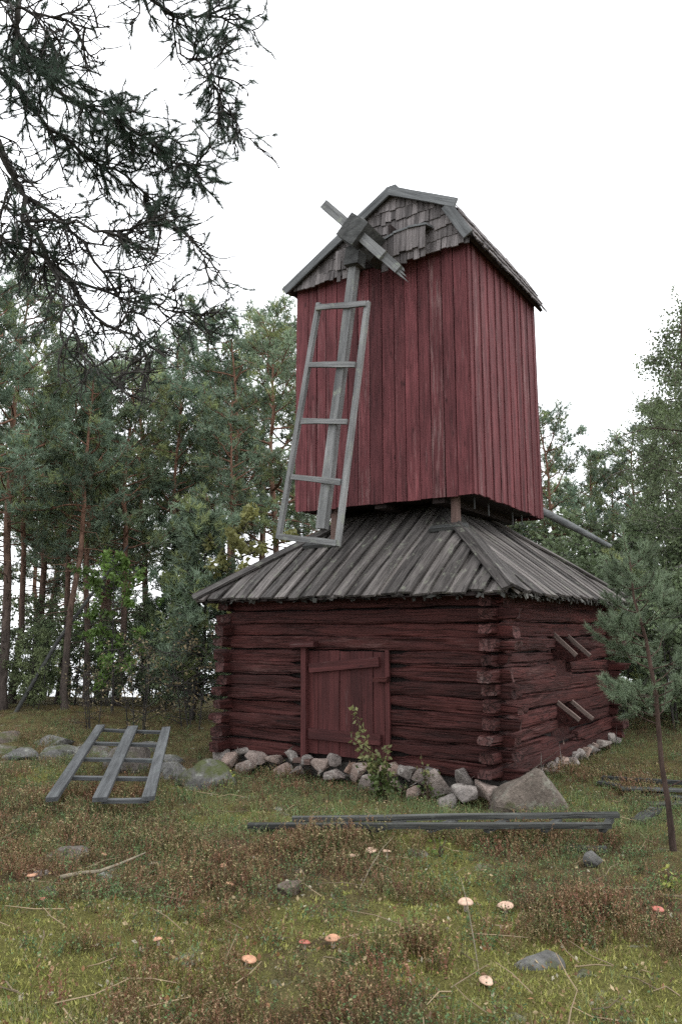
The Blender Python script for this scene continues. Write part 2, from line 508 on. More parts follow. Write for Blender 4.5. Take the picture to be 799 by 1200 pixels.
t = np.linspace(0, 2 * math.pi, 65)[:-1]
rr = [0.0, 60, 200, 800, 3000, 9000]
wb = MB()
for a_, c_ in zip(rr[1:-1], rr[2:]):
    P = np.concatenate([np.stack([a_ * np.cos(t), a_ * np.sin(t), t * 0], -1), np.stack([c_ * np.cos(t), c_ * np.sin(t), t * 0], -1)])
    k = np.arange(64); k2 = (k + 1) % 64
    wb.add(P, np.stack([k, k + 64, k2 + 64, k2], -1))
P = np.concatenate([np.stack([60 * np.cos(t), 60 * np.sin(t), t * 0], -1), [[0, 0, 0]]])
wb.add(P, [(q, (q + 1) % 64, 64) for q in range(64)])
lake = link('lake', wb.mesh('lake'), M_water)
lake.location = (0, 0, -5.2)
tag(lake, 'pale still lake seen between the pine trunks', 'lake', kind='structure')

# ------------------------------------------------------------------ windmill
BC = V3(1.271, 12.143, 0)
mill = thing('windmill', tuple(BC), 'old red post mill with grey shingled gable on a square log base', 'windmill')

a = RAD(55.1)
lb, rb = V3(-math.sin(a), math.cos(a), 0), V3(math.cos(a), math.sin(a), 0)
UP = V3(0, 0, 1)
HB = 2.07
# four walls of the log base: (outer normal, direction along the wall seen left to right from outside)
WALLS = [(-rb, -lb), (-lb, rb), (rb, lb), (lb, -rb)]
Z0, PITCH, NLOG = 0.10, 0.176, 13

def plank(L, W, T, seed, n=3, jit=0.006, endj=0.02):
    """a board along +X, width centred on Y, its back on Z = 0; slightly uneven edges and ends"""
    r = np.random.default_rng(seed)
    xs = np.linspace(0, L, n + 1)
    V = []
    for i, x in enumerate(xs):
        d0 = r.normal(0, endj) if i in (0, n) else 0
        dy0, dy1, dz = r.normal(0, jit), r.normal(0, jit), r.normal(0, jit * 0.5)
        V += [(x + d0, -W/2 + dy0, 0 + dz), (x + d0 * 0.6, W/2 + dy1, 0 + dz), (x + d0 * 0.6, W/2 + dy1, T + dz), (x + d0, -W/2 + dy0, T + dz)]
    F = [(0, 1, 2, 3), (4*n + 3, 4*n + 2, 4*n + 1, 4*n)]
    for i in range(n):
        for k in range(4):
            k2 = (k + 1) % 4
            F.append((4*i + k2, 4*i + k, 4*(i+1) + k, 4*(i+1) + k2))
    return mesh_np('plank', np.array(V), None, np.array(F))

def log_mesh(L, h, t_, seed):
    r = np.random.default_rng(seed)
    nx, na = max(8, int(L / 0.065)), 24
    xs = np.linspace(0, L, nx)
    th = np.arange(na) / na * 2 * math.pi + 0.08
    n1 = lambda f, amp: amp * np.interp(xs * f, np.arange(60), r.normal(0, 1, 60))
    c_, s_ = np.cos(th), np.sin(th)
    py = t_ / 2 * np.sign(c_) * np.abs(c_) ** 0.30
    pz = h / 2 * np.sign(s_) * np.abs(s_) ** 0.42
    hz, hy = 1 + n1(2.2, 0.045), 1 + n1(1.6, 0.05)
    oz, oy = n1(1.6, 0.008), n1(1.3, 0.009)
    Y = py[None] * hy[:, None] + oy[:, None]
    Z = pz[None] * hz[:, None] + oz[:, None]
    nz = vnoise(xs[:, None] * 5 + seed * 3.1, th[None] * 2.2, 1.0, seed % 7) * 0.06 + vnoise(xs[:, None] * 1.3 + seed, th[None] * 7, 1.0, 3) * 0.07 + vnoise(xs[:, None] * 9 + seed, th[None] * 9, 1.0, 4) * 0.03
    Y = Y * (1 + nz); Z = Z * (1 + nz * 0.7)
    for q in range(12):                    # drying cracks
        ang = r.integers(0, na); x0 = r.uniform(-0.2, 0.8) * L; x1 = x0 + r.uniform(0.3, 1.6)
        dep = sstep(x0, x0 + 0.15, xs) * (1 - sstep(x1 - 0.15, x1, xs)) * r.uniform(0.10, 0.30)
        Y[:, ang] *= 1 - dep; Z[:, ang] *= 1 - dep
    if L > 1.0:                            # hewn thinner where the logs cross and stick out
        for dist, k in ((xs, r.uniform(0.62, 0.92)), (L - xs, r.uniform(0.62, 0.92))):
            tz = k + (1 - k) * sstep(0.16, 0.34, dist)
            Z *= tz[:, None]
    X = np.repeat(xs[:, None], na, 1)
    for e, sgn in ((0, -1), (nx - 1, 1)):
        X[e] += r.normal(0, 0.02) * c_ + r.normal(0, 0.02) * s_
        Y[e] *= 0.92; Z[e] *= 0.90
    V = np.stack([X, Y, Z], -1).reshape(-1, 3)
    i = np.arange(nx - 1)[:, None] * na; j = np.arange(na)[None]; k = (j + 1) % na
    F4 = np.stack([i + j, i + k, i + na + k, i + na + j], -1).reshape(-1, 4)[:, ::-1]
    V = np.concatenate([V, [[X[0].mean() + 0.012, 0, 0]], [[X[-1].mean() - 0.012, 0, 0]]])
    n0 = nx * na
    F3 = [(q, (q + 1) % na, n0) for q in range(na)] + [((nx-1)*na + (q+1) % na, (nx-1)*na + q, n0 + 1) for q in range(na)]
    me = mesh_np('log', V, np.array(F3), F4, None, True)
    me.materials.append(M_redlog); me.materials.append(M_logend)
    mi = np.zeros(len(me.polygons), np.int32); mi[:len(F3)] = 1
    me.polygons.foreach_set('material_index', mi)
    me.set_sharp_from_angle(angle=RAD(40))
    return me

OPEN = [(1.74, 2.42, 1.19, 1.70), (1.74, 2.42, 0.36, 0.82)]     # hatches in the right-hand wall (along, along, z, z)
DOOR = (4.14 - 2.66, 4.14 - 1.46, 0.20, 1.49)                   # along the front wall from its left corner
seed = 100
for wi, (n_, d_) in enumerate(WALLS):
    c0 = BC + n_ * HB - d_ * HB                                  # left corner seen from outside
    MW = frame(c0, d_, UP)                                       # local y points inwards
    bk = MB()
    holes = OPEN if wi == 1 else []
    cuts_x = sorted({0.0, 2 * HB} | {v for h in holes for v in h[:2]})
    cuts_z = sorted({0.08, 2.36} | {v for h in holes for v in h[2:]})
    for xa, xb in zip(cuts_x, cuts_x[1:]):
        for za, zb in zip(cuts_z, cuts_z[1:]):
            if any(h[0] <= (xa + xb) / 2 <= h[1] and h[2] <= (za + zb) / 2 <= h[3] for h in holes):
                continue
            bk.box(MW, (xa, 0.035, za), (xb, 0.085, zb))
    wall = wpart('log_wall', bk.mesh('wall_chinking'), M_chink, mill)
    off = 0 if wi % 2 == 0 else PITCH / 2
    n_l = NLOG if wi % 2 == 0 else NLOG - 1
    rw = np.random.default_rng(20 + wi)
    zc = Z0 + PITCH / 2 + off - (0.0 if wi % 2 == 0 else 0.09)
    for k in range(n_l + (wi % 2)):
        z = zc + k * PITCH + rw.normal(0, 0.008)
        h = PITCH * rw.uniform(0.95, 1.05); t_ = rw.uniform(0.165, 0.205)
        ex0, ex1 = 0.24 + rw.normal(0, 0.05), 0.27 + rw.normal(0, 0.05)
        if z > 2.17:
            ex0 = ex1 = 0.04
        elif z > 2.0:
            ex0, ex1 = min(ex0, 0.19), min(ex1, 0.19)
        spans = [(-ex0, 2 * HB + ex1)]
        blockers = [(h_[0], h_[1]) for h_ in holes if h_[2] - 0.05 < z < h_[3] + 0.02]
        if wi == 0 and DOOR[2] - 0.02 < z < DOOR[3] + 0.02:
            blockers = [(DOOR[0] - 0.02, DOOR[1] + 0.02)]
        for (ba, bb) in blockers:
            spans = [(spans[0][0], ba), (bb, spans[0][1])]
        for (xa, xb) in spans:
            seed += 1
            tilt = rw.normal(0, 0.006)
            o_ = c0 + d_ * xa + UP * (z - tilt * (xb - xa) / 2) + n_ * (rw.normal(0, 0.010) - 0.022)
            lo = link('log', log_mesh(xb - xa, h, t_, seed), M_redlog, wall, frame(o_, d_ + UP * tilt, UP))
# floor and dark inside of the base
fb = MB(); fb.box(frame(BC + UP * 0.05, -lb, UP), (-1.95, -1.95, 0), (1.95, 1.95, 0.04))
wpart('floor', fb.mesh('floor'), M_dark, mill)

# ---- door
n_, d_ = WALLS[0]
c0 = BC + n_ * HB - d_ * HB
def on_front(u, z, out):
    return c0 + d_ * u + UP * z + n_ * out
db = MB(); db.box(frame(on_front(0, 0, 0), d_, UP), (DOOR[0], -0.045, DOOR[2]), (DOOR[1], -0.02, DOOR[3]))
door = wpart('door', db.mesh('door_backing'), M_dark, mill)
w_ = (DOOR[1] - DOOR[0]) / 7
for i in range(7):
    u = DOOR[0] + w_ * (i + 0.5)
    link('plank', plank(DOOR[3] - DOOR[2] + 0.02, w_ - 0.008, 0.028, 300 + i, jit=0.002, endj=0.008), M_reddoor, door, frame(on_front(u, DOOR[2] - 0.01, 0.046 + 0.004 * (i % 3)), UP, n_))
def front_batten(name, ua, za, ub, zb, W, T, out, mat, par, s):
    p, q = on_front(ua, za, out), on_front(ub, zb, out)
    return link(name, plank(np.linalg.norm(q - p), W, T, s, jit=0.003, endj=0.008), mat, par, frame(p, q - p, n_))
front_batten('batten', DOOR[0] + 0.05, 1.27, DOOR[1] - 0.06, 1.375, 0.115, 0.04, 0.085, M_reddoor, door, 310)
front_batten('batten', DOOR[0] + 0.05, 0.44, DOOR[1] - 0.04, 0.435, 0.13, 0.045, 0.085, M_reddoor, door, 311)
o = front_batten('hinge_post', DOOR[0] - 0.02, 0.10, DOOR[0] - 0.02, 1.57, 0.075, 0.06, 0.085, M_reddoor, door, 312)
front_batten('door_jamb', DOOR[1] + 0.045, 0.20, DOOR[1] + 0.045, 1.52, 0.06, 0.03, 0.070, M_reddoor, door, 313)
front_batten('pivot_block', DOOR[0] - 0.20, 1.575, DOOR[0] + 0.20, 1.585, 0.07, 0.11, 0.10, M_reddoor, door, 314)
front_batten('pivot_block', DOOR[0] - 0.12, 0.10, DOOR[0] + 0.16, 0.10, 0.06, 0.13, 0.10, M_brown, door, 315)
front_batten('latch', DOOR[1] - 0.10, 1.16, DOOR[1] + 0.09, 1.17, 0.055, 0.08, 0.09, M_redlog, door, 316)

# ---- hatches with slanting boards in the right-hand wall
n_, d_ = WALLS[1]
c1 = BC + n_ * HB - d_ * HB
for hi, (xa, xb, za, zb) in enumerate(OPEN):
    fbm = MB(); MW = frame(c1, d_, UP)
    fbm.box(MW, (xa - 0.01, -0.045, za - 0.03), (xb + 0.01, 0.026, za))
    fbm.box(MW, (xa - 0.01, 0.028, za), (xb + 0.01, 0.05, zb))
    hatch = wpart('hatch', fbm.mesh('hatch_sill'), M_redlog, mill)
    for k, (x, ztop, dz, out) in enumerate(((xa + 0.04, zb - 0.03, 0.25 if hi == 0 else 0.19, 0.30), (xb - 0.08, zb - 0.06, 0.24 if hi == 0 else 0.20, 0.30))):
        p = c1 + d_ * x + UP * (ztop + 0.05) - n_ * 0.0
        q = c1 + d_ * x + UP * (ztop - dz) + n_ * (out + 0.02)
        L_ = np.linalg.norm(q - p)
        link('slanting_board', plank(L_, 0.03, 0.05, 330 + hi * 2 + k, jit=0.002, endj=0.006), M_slat, hatch, frame(p, q - p, UP))
        ch = MB()
        ta, tb, tc_ = p - UP * 0.03, p - UP * 0.36, q - UP * 0.012
        W2 = d_ * 0.012
        ch.add([ta - W2, tb - W2, tc_ - W2, ta + W2, tb + W2, tc_ + W2], [(0, 1, 2), (5, 4, 3)])
        ch.add([ta - W2, tb - W2, tc_ - W2, ta + W2, tb + W2, tc_ + W2], [(0, 3, 4, 1), (1, 4, 5, 2), (2, 5, 3, 0)])
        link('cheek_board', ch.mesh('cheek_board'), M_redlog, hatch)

# ---- foundation of loose stones
def rock_mesh(seed, sx, sy, sz, cuts=9, sub=3, rough=0.10):
    import bmesh
    r = np.random.default_rng(seed)
    bm = bmesh.new()
    bmesh.ops.create_icosphere(bm, subdivisions=sub, radius=1.0)
    V = np.array([v.co for v in bm.verts])
    F = np.array([[v.index for v in f.verts] for f in bm.faces])
    bm.free()
    for q in range(cuts):
        n = nrm(r.normal(0, 1, 3)); d = r.uniform(0.55, 0.85)
        e = V @ n - d
        V = V - np.where(e > 0, e, 0)[:, None] * n * 0.94
    V *= 1 + rough * (vnoise(V[:, 0] * 1.7 + V[:, 2], V[:, 1] * 1.7 - V[:, 2], 1.0, seed % 11) + 0.5 * vnoise(V[:, 0] * 4 + V[:, 2] * 3, V[:, 1] * 4, 1.0, seed % 5))[:, None]
    ext = np.abs(V).max(0)
    V = V / ext * np.array([sx, sy, sz])
    me = mesh_np('rock', V, F, None, None, True)
    me.set_sharp_from_angle(angle=RAD(28))
    return me

def hull_rock(pts, seed, bev=0.025, fine=0.08, amp=1.0):
    import bmesh
    bm = bmesh.new()
    for p in pts: bm.verts.new(p)
    bmesh.ops.convex_hull(bm, input=bm.verts)
    bmesh.ops.bevel(bm, geom=list(bm.edges), offset=bev, segments=2, affect='EDGES', profile=0.6)
    bmesh.ops.triangulate(bm, faces=bm.faces)
    bmesh.ops.subdivide_edges(bm, edges=[e for e in bm.edges if e.calc_length() > fine], cuts=4 if fine < 0.1 else 2, use_grid_fill=True)
    bmesh.ops.triangulate(bm, faces=bm.faces)
    bm.verts.index_update()
    V = np.array([v.co for v in bm.verts]); F = np.array([[v.index for v in f.verts] for f in bm.faces])
    bm.free()
    c = V.mean(0)
    V = V + amp * nrm(V - c) * (0.022 * vnoise(V[:, 0] * 6 + V[:, 2] * 4, V[:, 1] * 6 - V[:, 2] * 3, 1.0, seed) + 0.010 * vnoise(V[:, 0] * 17 + V[:, 2] * 9, V[:, 1] * 17, 1.0, 2))[:, None]
    me = mesh_np('boulder', V, F, None, None, True)
    me.set_sharp_from_angle(angle=RAD(35))
    return me
def field_stone(seed, sx, sy, sz):
    r = np.random.default_rng(seed)
    p = nrm(r.normal(0, 1, (13, 3)))
    p = np.sign(p) * np.abs(p) ** 0.55
    p = p * r.uniform(0.80, 1.0, (13, 1)) * np.array([sx, sy, sz]) * 1.05
    return hull_rock([tuple(q) for q in p], seed % 9, 0.016, 0.11, 0.55)

fb = MB()
for n_, d_ in WALLS:
    c0 = BC + n_ * (HB - 0.02) - d_ * (HB - 0.02)
    fb.box(frame(c0, d_, UP), (0, 0, -0.2), (2 * HB - 0.04, 0.12, 0.10))
found = wpart('foundation', fb.mesh('foundation'), M_rubble, mill)
n_, d_ = WALLS[0]
stones = [  # along the front (from its left corner), height, out, half sizes
 (0.02,0.02,.10,.13,.12,.13),(0.22,-.02,.16,.14,.14,.12),(0.35,.10,.04,.13,.10,.07),(0.62,.06,.07,.20,.14,.10),(0.92,.07,.06,.16,.12,.10),(0.55,-.08,.20,.16,.14,.10),
 (1.28,.10,.10,.12,.11,.11),(1.50,.09,.12,.11,.10,.10),(1.20,-.06,.24,.17,.13,.11),(1.44,-.04,.24,.13,.11,.09),(1.76,.06,.14,.14,.11,.09),(1.93,.11,.08,.09,.09,.09),
 (2.05,-.02,.20,.16,.12,.09),(2.22,.07,.14,.09,.10,.10),(2.42,.02,.18,.18,.14,.12),(2.62,-.06,.32,.17,.15,.12),(2.78,.08,.08,.14,.12,.09),(3.00,.08,.08,.16,.12,.10),
 (3.20,.06,.10,.12,.12,.11),(3.36,.10,.10,.13,.09,.07),(3.50,.02,.24,.17,.15,.15),(3.72,.08,.16,.15,.13,.11),(3.88,-.04,.34,.17,.14,.11),(3.70,-.10,.42,.13,.12,.10),(4.06,.0,.22,.15,.13,.14),(2.96,-.06,.28,.13,.12,.09),(3.22,-.08,.34,.12,.12,.08)]
c0 = BC + n_ * HB - d_ * HB
for i, (u, z, out, sx, sy, sz) in enumerate(stones):
    p = c0 + d_ * u + n_ * (out + 0.02) + UP * (z + 0.015)
    Mx = frame(p, d_, UP) @ Matrix.Rotation(random.uniform(-0.6, 0.6), 4, 'Z') @ Matrix.Rotation(random.uniform(-0.4, 0.4), 4, 'Y')
    link('stone', field_stone(400 + i, sx * random.uniform(0.85, 1.2), sy * 1.05, sz * random.uniform(0.9, 1.2)), M_stone, found, Mx)
n_, d_ = WALLS[1]
c0 = BC + n_ * HB - d_ * HB
for i in range(17):
    u = 0.5 + i * 0.225
    p = c0 + d_ * u + n_ * random.uniform(0.02, 0.12) + UP * (0.04 + random.uniform(-0.02, 0.03) + 0.012 * i * 0.4)
    link('stone', field_stone(450 + i, random.uniform(.10, .18), random.uniform(.08, .12), random.uniform(.06, .11)), M_stone, found, frame(p, d_, UP) @ Matrix.Rotation(random.uniform(-0.5, 0.5), 4, 'Z'))

# ---- pyramid roof of the base
HE, ZE, SLOPE, HT = 2.40, 2.19, 0.745, 0.62
roofb = MB()
for n_, d_ in WALLS:                                           # sarking under the boards
    e0, e1 = BC + n_ * HE - d_ * HE + UP * (ZE - 0.035), BC + n_ * HE + d_ * HE + UP * (ZE - 0.035)
    t1, t0 = BC + n_ * HT + d_ * HT + UP * (ZE - 0.035 + (HE - HT) * SLOPE), BC + n_ * HT - d_ * HT + UP * (ZE - 0.035 + (HE - HT) * SLOPE)
    roofb.add([e0, e1, t1, t0], [(0, 1, 2, 3)])
broof = wpart('base_roof', roofb.mesh('roof_sarking'), M_dark, mill)
def roof_board(n_, d_, u, W, T, lift, s, mat, extra=0.0):
    """a board running up the slope at distance u along the eave; cut off along the hips"""
    upd = nrm(-n_ + UP * SLOPE); nor = nrm(n_ * SLOPE + UP)
    r = np.random.default_rng(s)
    k = math.sqrt(1 + SLOPE ** 2)
    e = -extra + r.normal(0, 0.018)
    run = lambda uu: max(0.02, min(HE - HT, HE - abs(uu)) ) * k
    la, lb2 = run(u - W / 2), run(u + W / 2)
    if max(la, lb2) < 0.12:
        return None
    p = BC + n_ * HE + d_ * u + UP * ZE + nor * lift
    Mx = frame(p, upd, nor)                                     # local y = z x x
    y_along = np.array([Mx[0][1], Mx[1][1], Mx[2][1]])
    if float(np.dot(y_along, d_)) < 0:
        la, lb2 = lb2, la
    j = lambda q=0.004: r.normal(0, q)
    cup = r.normal(0, 0.006)
    ns = 4
    Vv = []
    for i in range(ns + 1):
        f = i / ns
        xa = e + j(0.012) if i == 0 else la * f
        xb = e + j(0.012) if i == 0 else lb2 * f
        ja, jb, zz = j(), j(), j(0.004) + cup * math.sin(f * 3)
        tip = 0.012 if i == 0 else 0
        Vv += [(xa, -W/2 + ja, zz - tip), (xb, W/2 + jb, zz - tip), (xb, W/2 + jb, T + zz - tip), (xa, -W/2 + ja, T + zz - tip)]
    F = [(0, 1, 2, 3), (4*ns + 3, 4*ns + 2, 4*ns + 1, 4*ns)]
    for i in range(ns):
        for q in range(4):
            q2 = (q + 1) % 4
            F.append((4*i + q2, 4*i + q, 4*(i+1) + q, 4*(i+1) + q2))
    return link('roof_board', mesh_np('roof_board', np.array(Vv), None, np.array(F)), mat, broof, Mx)
s = 500
for wi, (n_, d_) in enumerate(WALLS):
    pitch = 0.245 if wi in (0, 2) else 0.19
    nb = int(2 * HE / pitch)
    rw = np.random.default_rng(60 + wi)
    for i in range(nb + 1):
        u = -HE + pitch * (i + 0.5) * 2 * HE / (pitch * (nb + 1))
        pw = 2 * HE / (nb + 1)
        roof_board(n_, d_, u + pw / 2, pw * 0.62, 0.022, 0.0, s, M_roofboard, 0.01); s += 1
        roof_board(n_, d_, u + rw.normal(0, 0.012), pw * rw.uniform(0.66, 0.80), 0.03, 0.030 + rw.uniform(0, 0.008), s, M_roofboard, 0.045); s += 1
# hip boards
def hip(sl, sr, W, side, lift, s):
    ca = BC + (sl + sr) * HE + UP * (ZE)
    cb = BC + (sl + sr) * (HT + 0.12) + UP * (ZE + (HE - HT - 0.12) * SLOPE)
    nor = nrm(side * SLOPE + UP)
    d = nrm(cb - ca)
    acr = np.cross(nor, d)
    if np.dot(acr, side) < 0: acr = -acr
    p = ca - d * 0.05 + nor * lift + acr * (-0.02 + W * 0.30)
    link('hip_board', plank(np.linalg.norm(cb - ca) + 0.05, W, 0.032, s, 4, 0.006, 0.02), M_roofboard, broof, frame(p, d, nor))
hip(-rb, -lb, 0.24, -lb, 0.078, 801)
hip(-rb, -lb, 0.12, -rb, 0.074, 802)
hip(-rb, lb, 0.16, -rb, 0.074, 803)
hip(-rb, lb, 0.14, lb, 0.078, 804)
hip(rb, -lb, 0.16, -lb, 0.074, 805)
hip(rb, lb, 0.16, rb, 0.074, 806)
# ragged birch bark under the eaves
for wi, (n_, d_) in enumerate(WALLS[:2]):
    fr = MB(); rw = np.random.default_rng(70 + wi)
    for q in range(60 if wi == 0 else 170):
        u = rw.uniform(-HE + 0.02, HE - 0.02)
        p = BC + n_ * (HE + rw.uniform(-0.10, 0.05)) + d_ * u + UP * (ZE - 0.012)
        w_, l_ = rw.uniform(0.03, 0.09), rw.uniform(0.025, 0.075)
        dn = nrm(-UP + n_ * rw.uniform(-0.3, 1.2) + d_ * rw.normal(0, 0.4))
        ac = nrm(d_ + UP * rw.normal(0, 0.3))
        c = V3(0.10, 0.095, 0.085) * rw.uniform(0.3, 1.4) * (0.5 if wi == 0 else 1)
        th = n_ * 0.006
        A = [p - ac * w_ / 2, p + ac * w_ / 2, p + ac * w_ * 0.35 + dn * l_, p - ac * w_ * 0.4 + dn * l_ * rw.uniform(0.6, 1.2)]
        A = A + [x - th for x in A]
        fr.add(A, [(0, 1, 2, 3), (7, 6, 5, 4), (0, 4, 5, 1), (1, 5, 6, 2), (2, 6, 7, 3), (3, 7, 4, 0)], c)
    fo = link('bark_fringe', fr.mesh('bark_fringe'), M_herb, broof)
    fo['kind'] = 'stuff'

# ---- the mill house above
a = RAD(57.535)
ml, mr = V3(-math.sin(a), math.cos(a), 0), V3(math.cos(a), math.sin(a), 0)
MC = V3(1.7325, 10.2, 0)                                       # its near lower corner
MWID, MDEP, MZ0, MZ1 = 2.846, 2.775, 3.52, 7.16
MCEN = MC + ml * MWID / 2 + mr * MDEP / 2
MF = -mr                                                       # outward from the front
# (corner at left seen from outside, direction to the right, outward normal, length)
MWALLS = [(MC + ml * MWID, -ml, -mr, MWID, 15, 0.0), (MC, mr, -ml, MDEP, 20, 0.02), (MC + mr * MDEP, ml, mr, MWID, 15, 0.0), (MC + ml * MWID + mr * MDEP, -mr, ml, MDEP, 20, 0.02)]
def rake(u):                                                   # roof line above the front wall, u = 0 at its right-hand edge
    return np.interp(u, [-2.98, -1.10, -0.147, 0.13], [7.07, 8.175, 7.68, 7.10])
s = 900
for wi, (o_, d_, n_, L_, nb, dz) in enumerate(MWALLS):
    bk = MB(); bk.box(frame(o_, d_, UP), (0.02, 0.012, MZ0 + 0.04), (L_ - 0.02, 0.06, MZ1 + 0.02))
    wall = wpart('board_wall', bk.mesh('wall_sheathing'), M_dark, mill)
    rw = np.random.default_rng(80 + wi)
    ws = rw.uniform(0.85, 1.15, nb); ws = ws / ws.sum() * L_
    x = 0
    for i in range(nb):
        g = 0.014
        zb = MZ0 + dz + rw.normal(0, 0.006)
        out = (0.012 if (i % 2 and wi % 2) else 0.0) + rw.uniform(0, 0.006)
        p = o_ + d_ * (x + ws[i] / 2) + UP * zb + n_ * (-0.010 + out)
        link('board', plank(MZ1 - zb + 0.05, ws[i] - g, 0.028, s, 3, 0.0022, 0.006), M_redboard, wall, frame(p, UP, n_))
        x += ws[i]; s += 1
        if wi % 2 == 1 and i % 2 == 0:                          # narrow cover strips on the sides
            p2 = o_ + d_ * (x) + UP * (zb + 0.004) + n_ * 0.022
            link('cover_strip', plank(MZ1 - zb + 0.04, 0.045, 0.016, s, 2, 0.0015, 0.005), M_redboard, wall, frame(p2, UP, n_)); s += 1
# underside, post and trestle
ub = MB()
MM = frame(MCEN, -ml, UP)
ub.box(MM, (-MWID/2 + 0.03, -MDEP/2 + 0.03, MZ0 + 0.06), (MWID/2 - 0.03, MDEP/2 - 0.03, MZ0 + 0.11))
for q in (-0.9, 0.0, 0.9):
    ub.box(MM, (q - 0.09, -MDEP/2 + 0.05, MZ0 - 0.06), (q + 0.09, MDEP/2 - 0.05, MZ0 + 0.06))
wpart('mill_floor', ub.mesh('mill_floor'), M_dark, mill)
pb = MB()
pb.tube([BC + UP * 0.1, BC + UP * 2.5, BC + UP * 4.2], [0.34, 0.32, 0.30], 12)
wpart('centre_post', pb.mesh('centre_post', True), M_dark, mill)
def rafter_z(q):                                               # height of the base roof at a point
    dv = np.asarray(q, float) - BC
    return ZE + (HE - max(abs(dv @ lb), abs(dv @ rb))) * SLOPE
for (du, dd) in ((0.32, 0.20), (2.22, 0.16)):
    p = MC + ml * du + mr * dd
    z0 = rafter_z(p)
    wpart('prop', plank(MZ0 + 0.06 - z0 + 0.1, 0.10, 0.09, 980 + int(du * 10), 2, 0.003), M_brown, mill, frame((p[0], p[1], z0 - 0.05), UP, -mr))
for (du, dd, ln) in ((0.10, 0.06, 0.55), (2.05, -0.02, 0.62)):
    p = MC + ml * du + mr * dd; q = MC + ml * (du + ln) + mr * (dd + 0.03)
    z0 = max(rafter_z(p), rafter_z(q)) + 0.065
    wpart('sill_plank', plank(np.linalg.norm(q - p), 0.12, 0.05, 986 + int(du), 3, 0.004), M_darkgrey, mill, frame((p[0], p[1], z0), q - p, UP + MF * 0.5))
for (du, ln) in ((0.30, 0.22), (0.80, 0.26), (1.75, 0.24), (2.15, 0.20)):
    p = MC + mr * du + ml * 0.12
    wpart('hanging_lath', plank(ln, 0.02, 0.015, 990 + int(du * 10), 2, 0.001), M_darkgrey, mill, frame((p[0], p[1], MZ0 + 0.08), (0.02, 0.01, -1), -ml))

# roof of the mill house
def gab(u, z, out=0.0):
    return MC - ml * 0 + (-ml) * u + UP * z + MF * out
prof = [(-2.99, 7.07), (-1.10, 8.185), (-0.15, 7.69), (0.13, 7.10)]
rfb = MB()
for (ua, za), (ub_, zb) in zip(prof, prof[1:]):
    A = [gab(ua, za, 0.16), gab(ub_, zb, 0.16), gab(ub_, zb, -MDEP - 0.15), gab(ua, za, -MDEP - 0.15)]
    nn = nrm(np.cross(A[1] - A[0], A[3] - A[0])); nn = nn if nn[2] > 0 else -nn
    P = A + [x - nn * 0.055 for x in A]
    rfb.add(P, [(0, 1, 2, 3), (7, 6, 5, 4), (0, 4, 5, 1), (1, 5, 6, 2), (2, 6, 7, 3), (3, 7, 4, 0)])
mroof = wpart('mill_roof', rfb.mesh('mill_roof'), M_dark, mill)
def shingle_mesh(seed, W, L_):
    r = np.random.default_rng(seed)
    # along -X from the nail (x = 0) to the butt (x = L_), tapered in thickness
    a0, a1 = r.normal(0, 0.006), r.normal(0, 0.008)
    y0, y1 = -W / 2, W / 2
    Vv = [(0, y0, 0), (0, y1, 0), (L_ + a1, y1 + a0, 0), (L_ - a1 * 0.5 , y0, 0), (0, y0, 0.006), (0, y1, 0.006), (L_ + a1, y1 + a0, 0.018), (L_ - a1 * 0.5, y0, 0.018)]
    return mesh_np('shingle', np.array(Vv), None, np.array([(3, 2, 1, 0), (4, 5, 6, 7), (0, 1, 5, 4), (1, 2, 6, 5), (2, 3, 7, 6), (3, 0, 4, 7)]))
SH = [shingle_mesh(600 + i, 0.072 + 0.010 * (i % 4), 0.32 + 0.015 * (i % 3)) for i in range(10)]
rw = np.random.default_rng(5)
def put_shingle(p, down, nor, par):
    return link('shingle', SH[rw.integers(0, len(SH))], M_shingle, par, frame(p, down, nor))
# eave courses on the right-hand and left-hand slopes
for (ua, za), (ub_, zb), nrow in ((prof[3], prof[2], 3), (prof[0], prof[1], 2)):
    up_d = nrm(gab(ub_, zb) - gab(ua, za)); nor = nrm(np.cross(mr, up_d)); nor = nor if nor[2] > 0 else -nor
    for row in range(nrow):
        for k in range(33):
            p = gab(ua, za, 0.12 - k * 0.094) + up_d * (0.27 + row * 0.17 + rw.normal(0, 0.012)) + nor * (0.010 + row * 0.006 + rw.uniform(0, 0.008))
            put_shingle(p, -up_d + nor * 0.05, nor, mroof)
# gable: backing and rows of shingles
gb = MB()
P = [gab(-2.90, 7.08, 0.05), gab(0.05, 7.08, 0.05), gab(-0.15, 7.62, 0.05), gab(-1.10, 8.13, 0.05)]
P2 = [x - MF * 0.06 for x in P]
gb.add(P + P2, [(0, 1, 2, 3), (7, 6, 5, 4), (0, 4, 5, 1), (1, 5, 6, 2), (2, 6, 7, 3), (3, 7, 4, 0)])
gable = wpart('gable', gb.mesh('gable'), M_dark, mill)
for row in range(7):
    zb = 7.03 + row * 0.165
    u = -2.95 + rw.uniform(0, 0.05)
    while u < 0.10:
        w_ = 0.086
        ztop = zb + 0.30
        if zb + 0.10 < rake(u) - 0.02 and not (-1.62 < u < -1.06 and 7.0 < zb < 7.28):
            wav = 0.02 * math.sin(u * 3 + row) + rw.normal(0, 0.006)
            top = min(ztop + wav, rake(u) - 0.01)
            p = gab(u, top, 0.075 + rw.uniform(0, 0.005))
            fl = 0.10 if row > 0 else 0.20
            sh = put_shingle(p, -UP + MF * fl, MF, gable)
            if top < ztop + wav - 0.03:
                sc_ = (top - zb - wav) / 0.32
                sh.matrix_basis = sh.matrix_basis @ Matrix.Diagonal((max(0.35, sc_ + 0.05), 1, 1, 1))
        u += w_ * rw.uniform(0.9, 1.08)
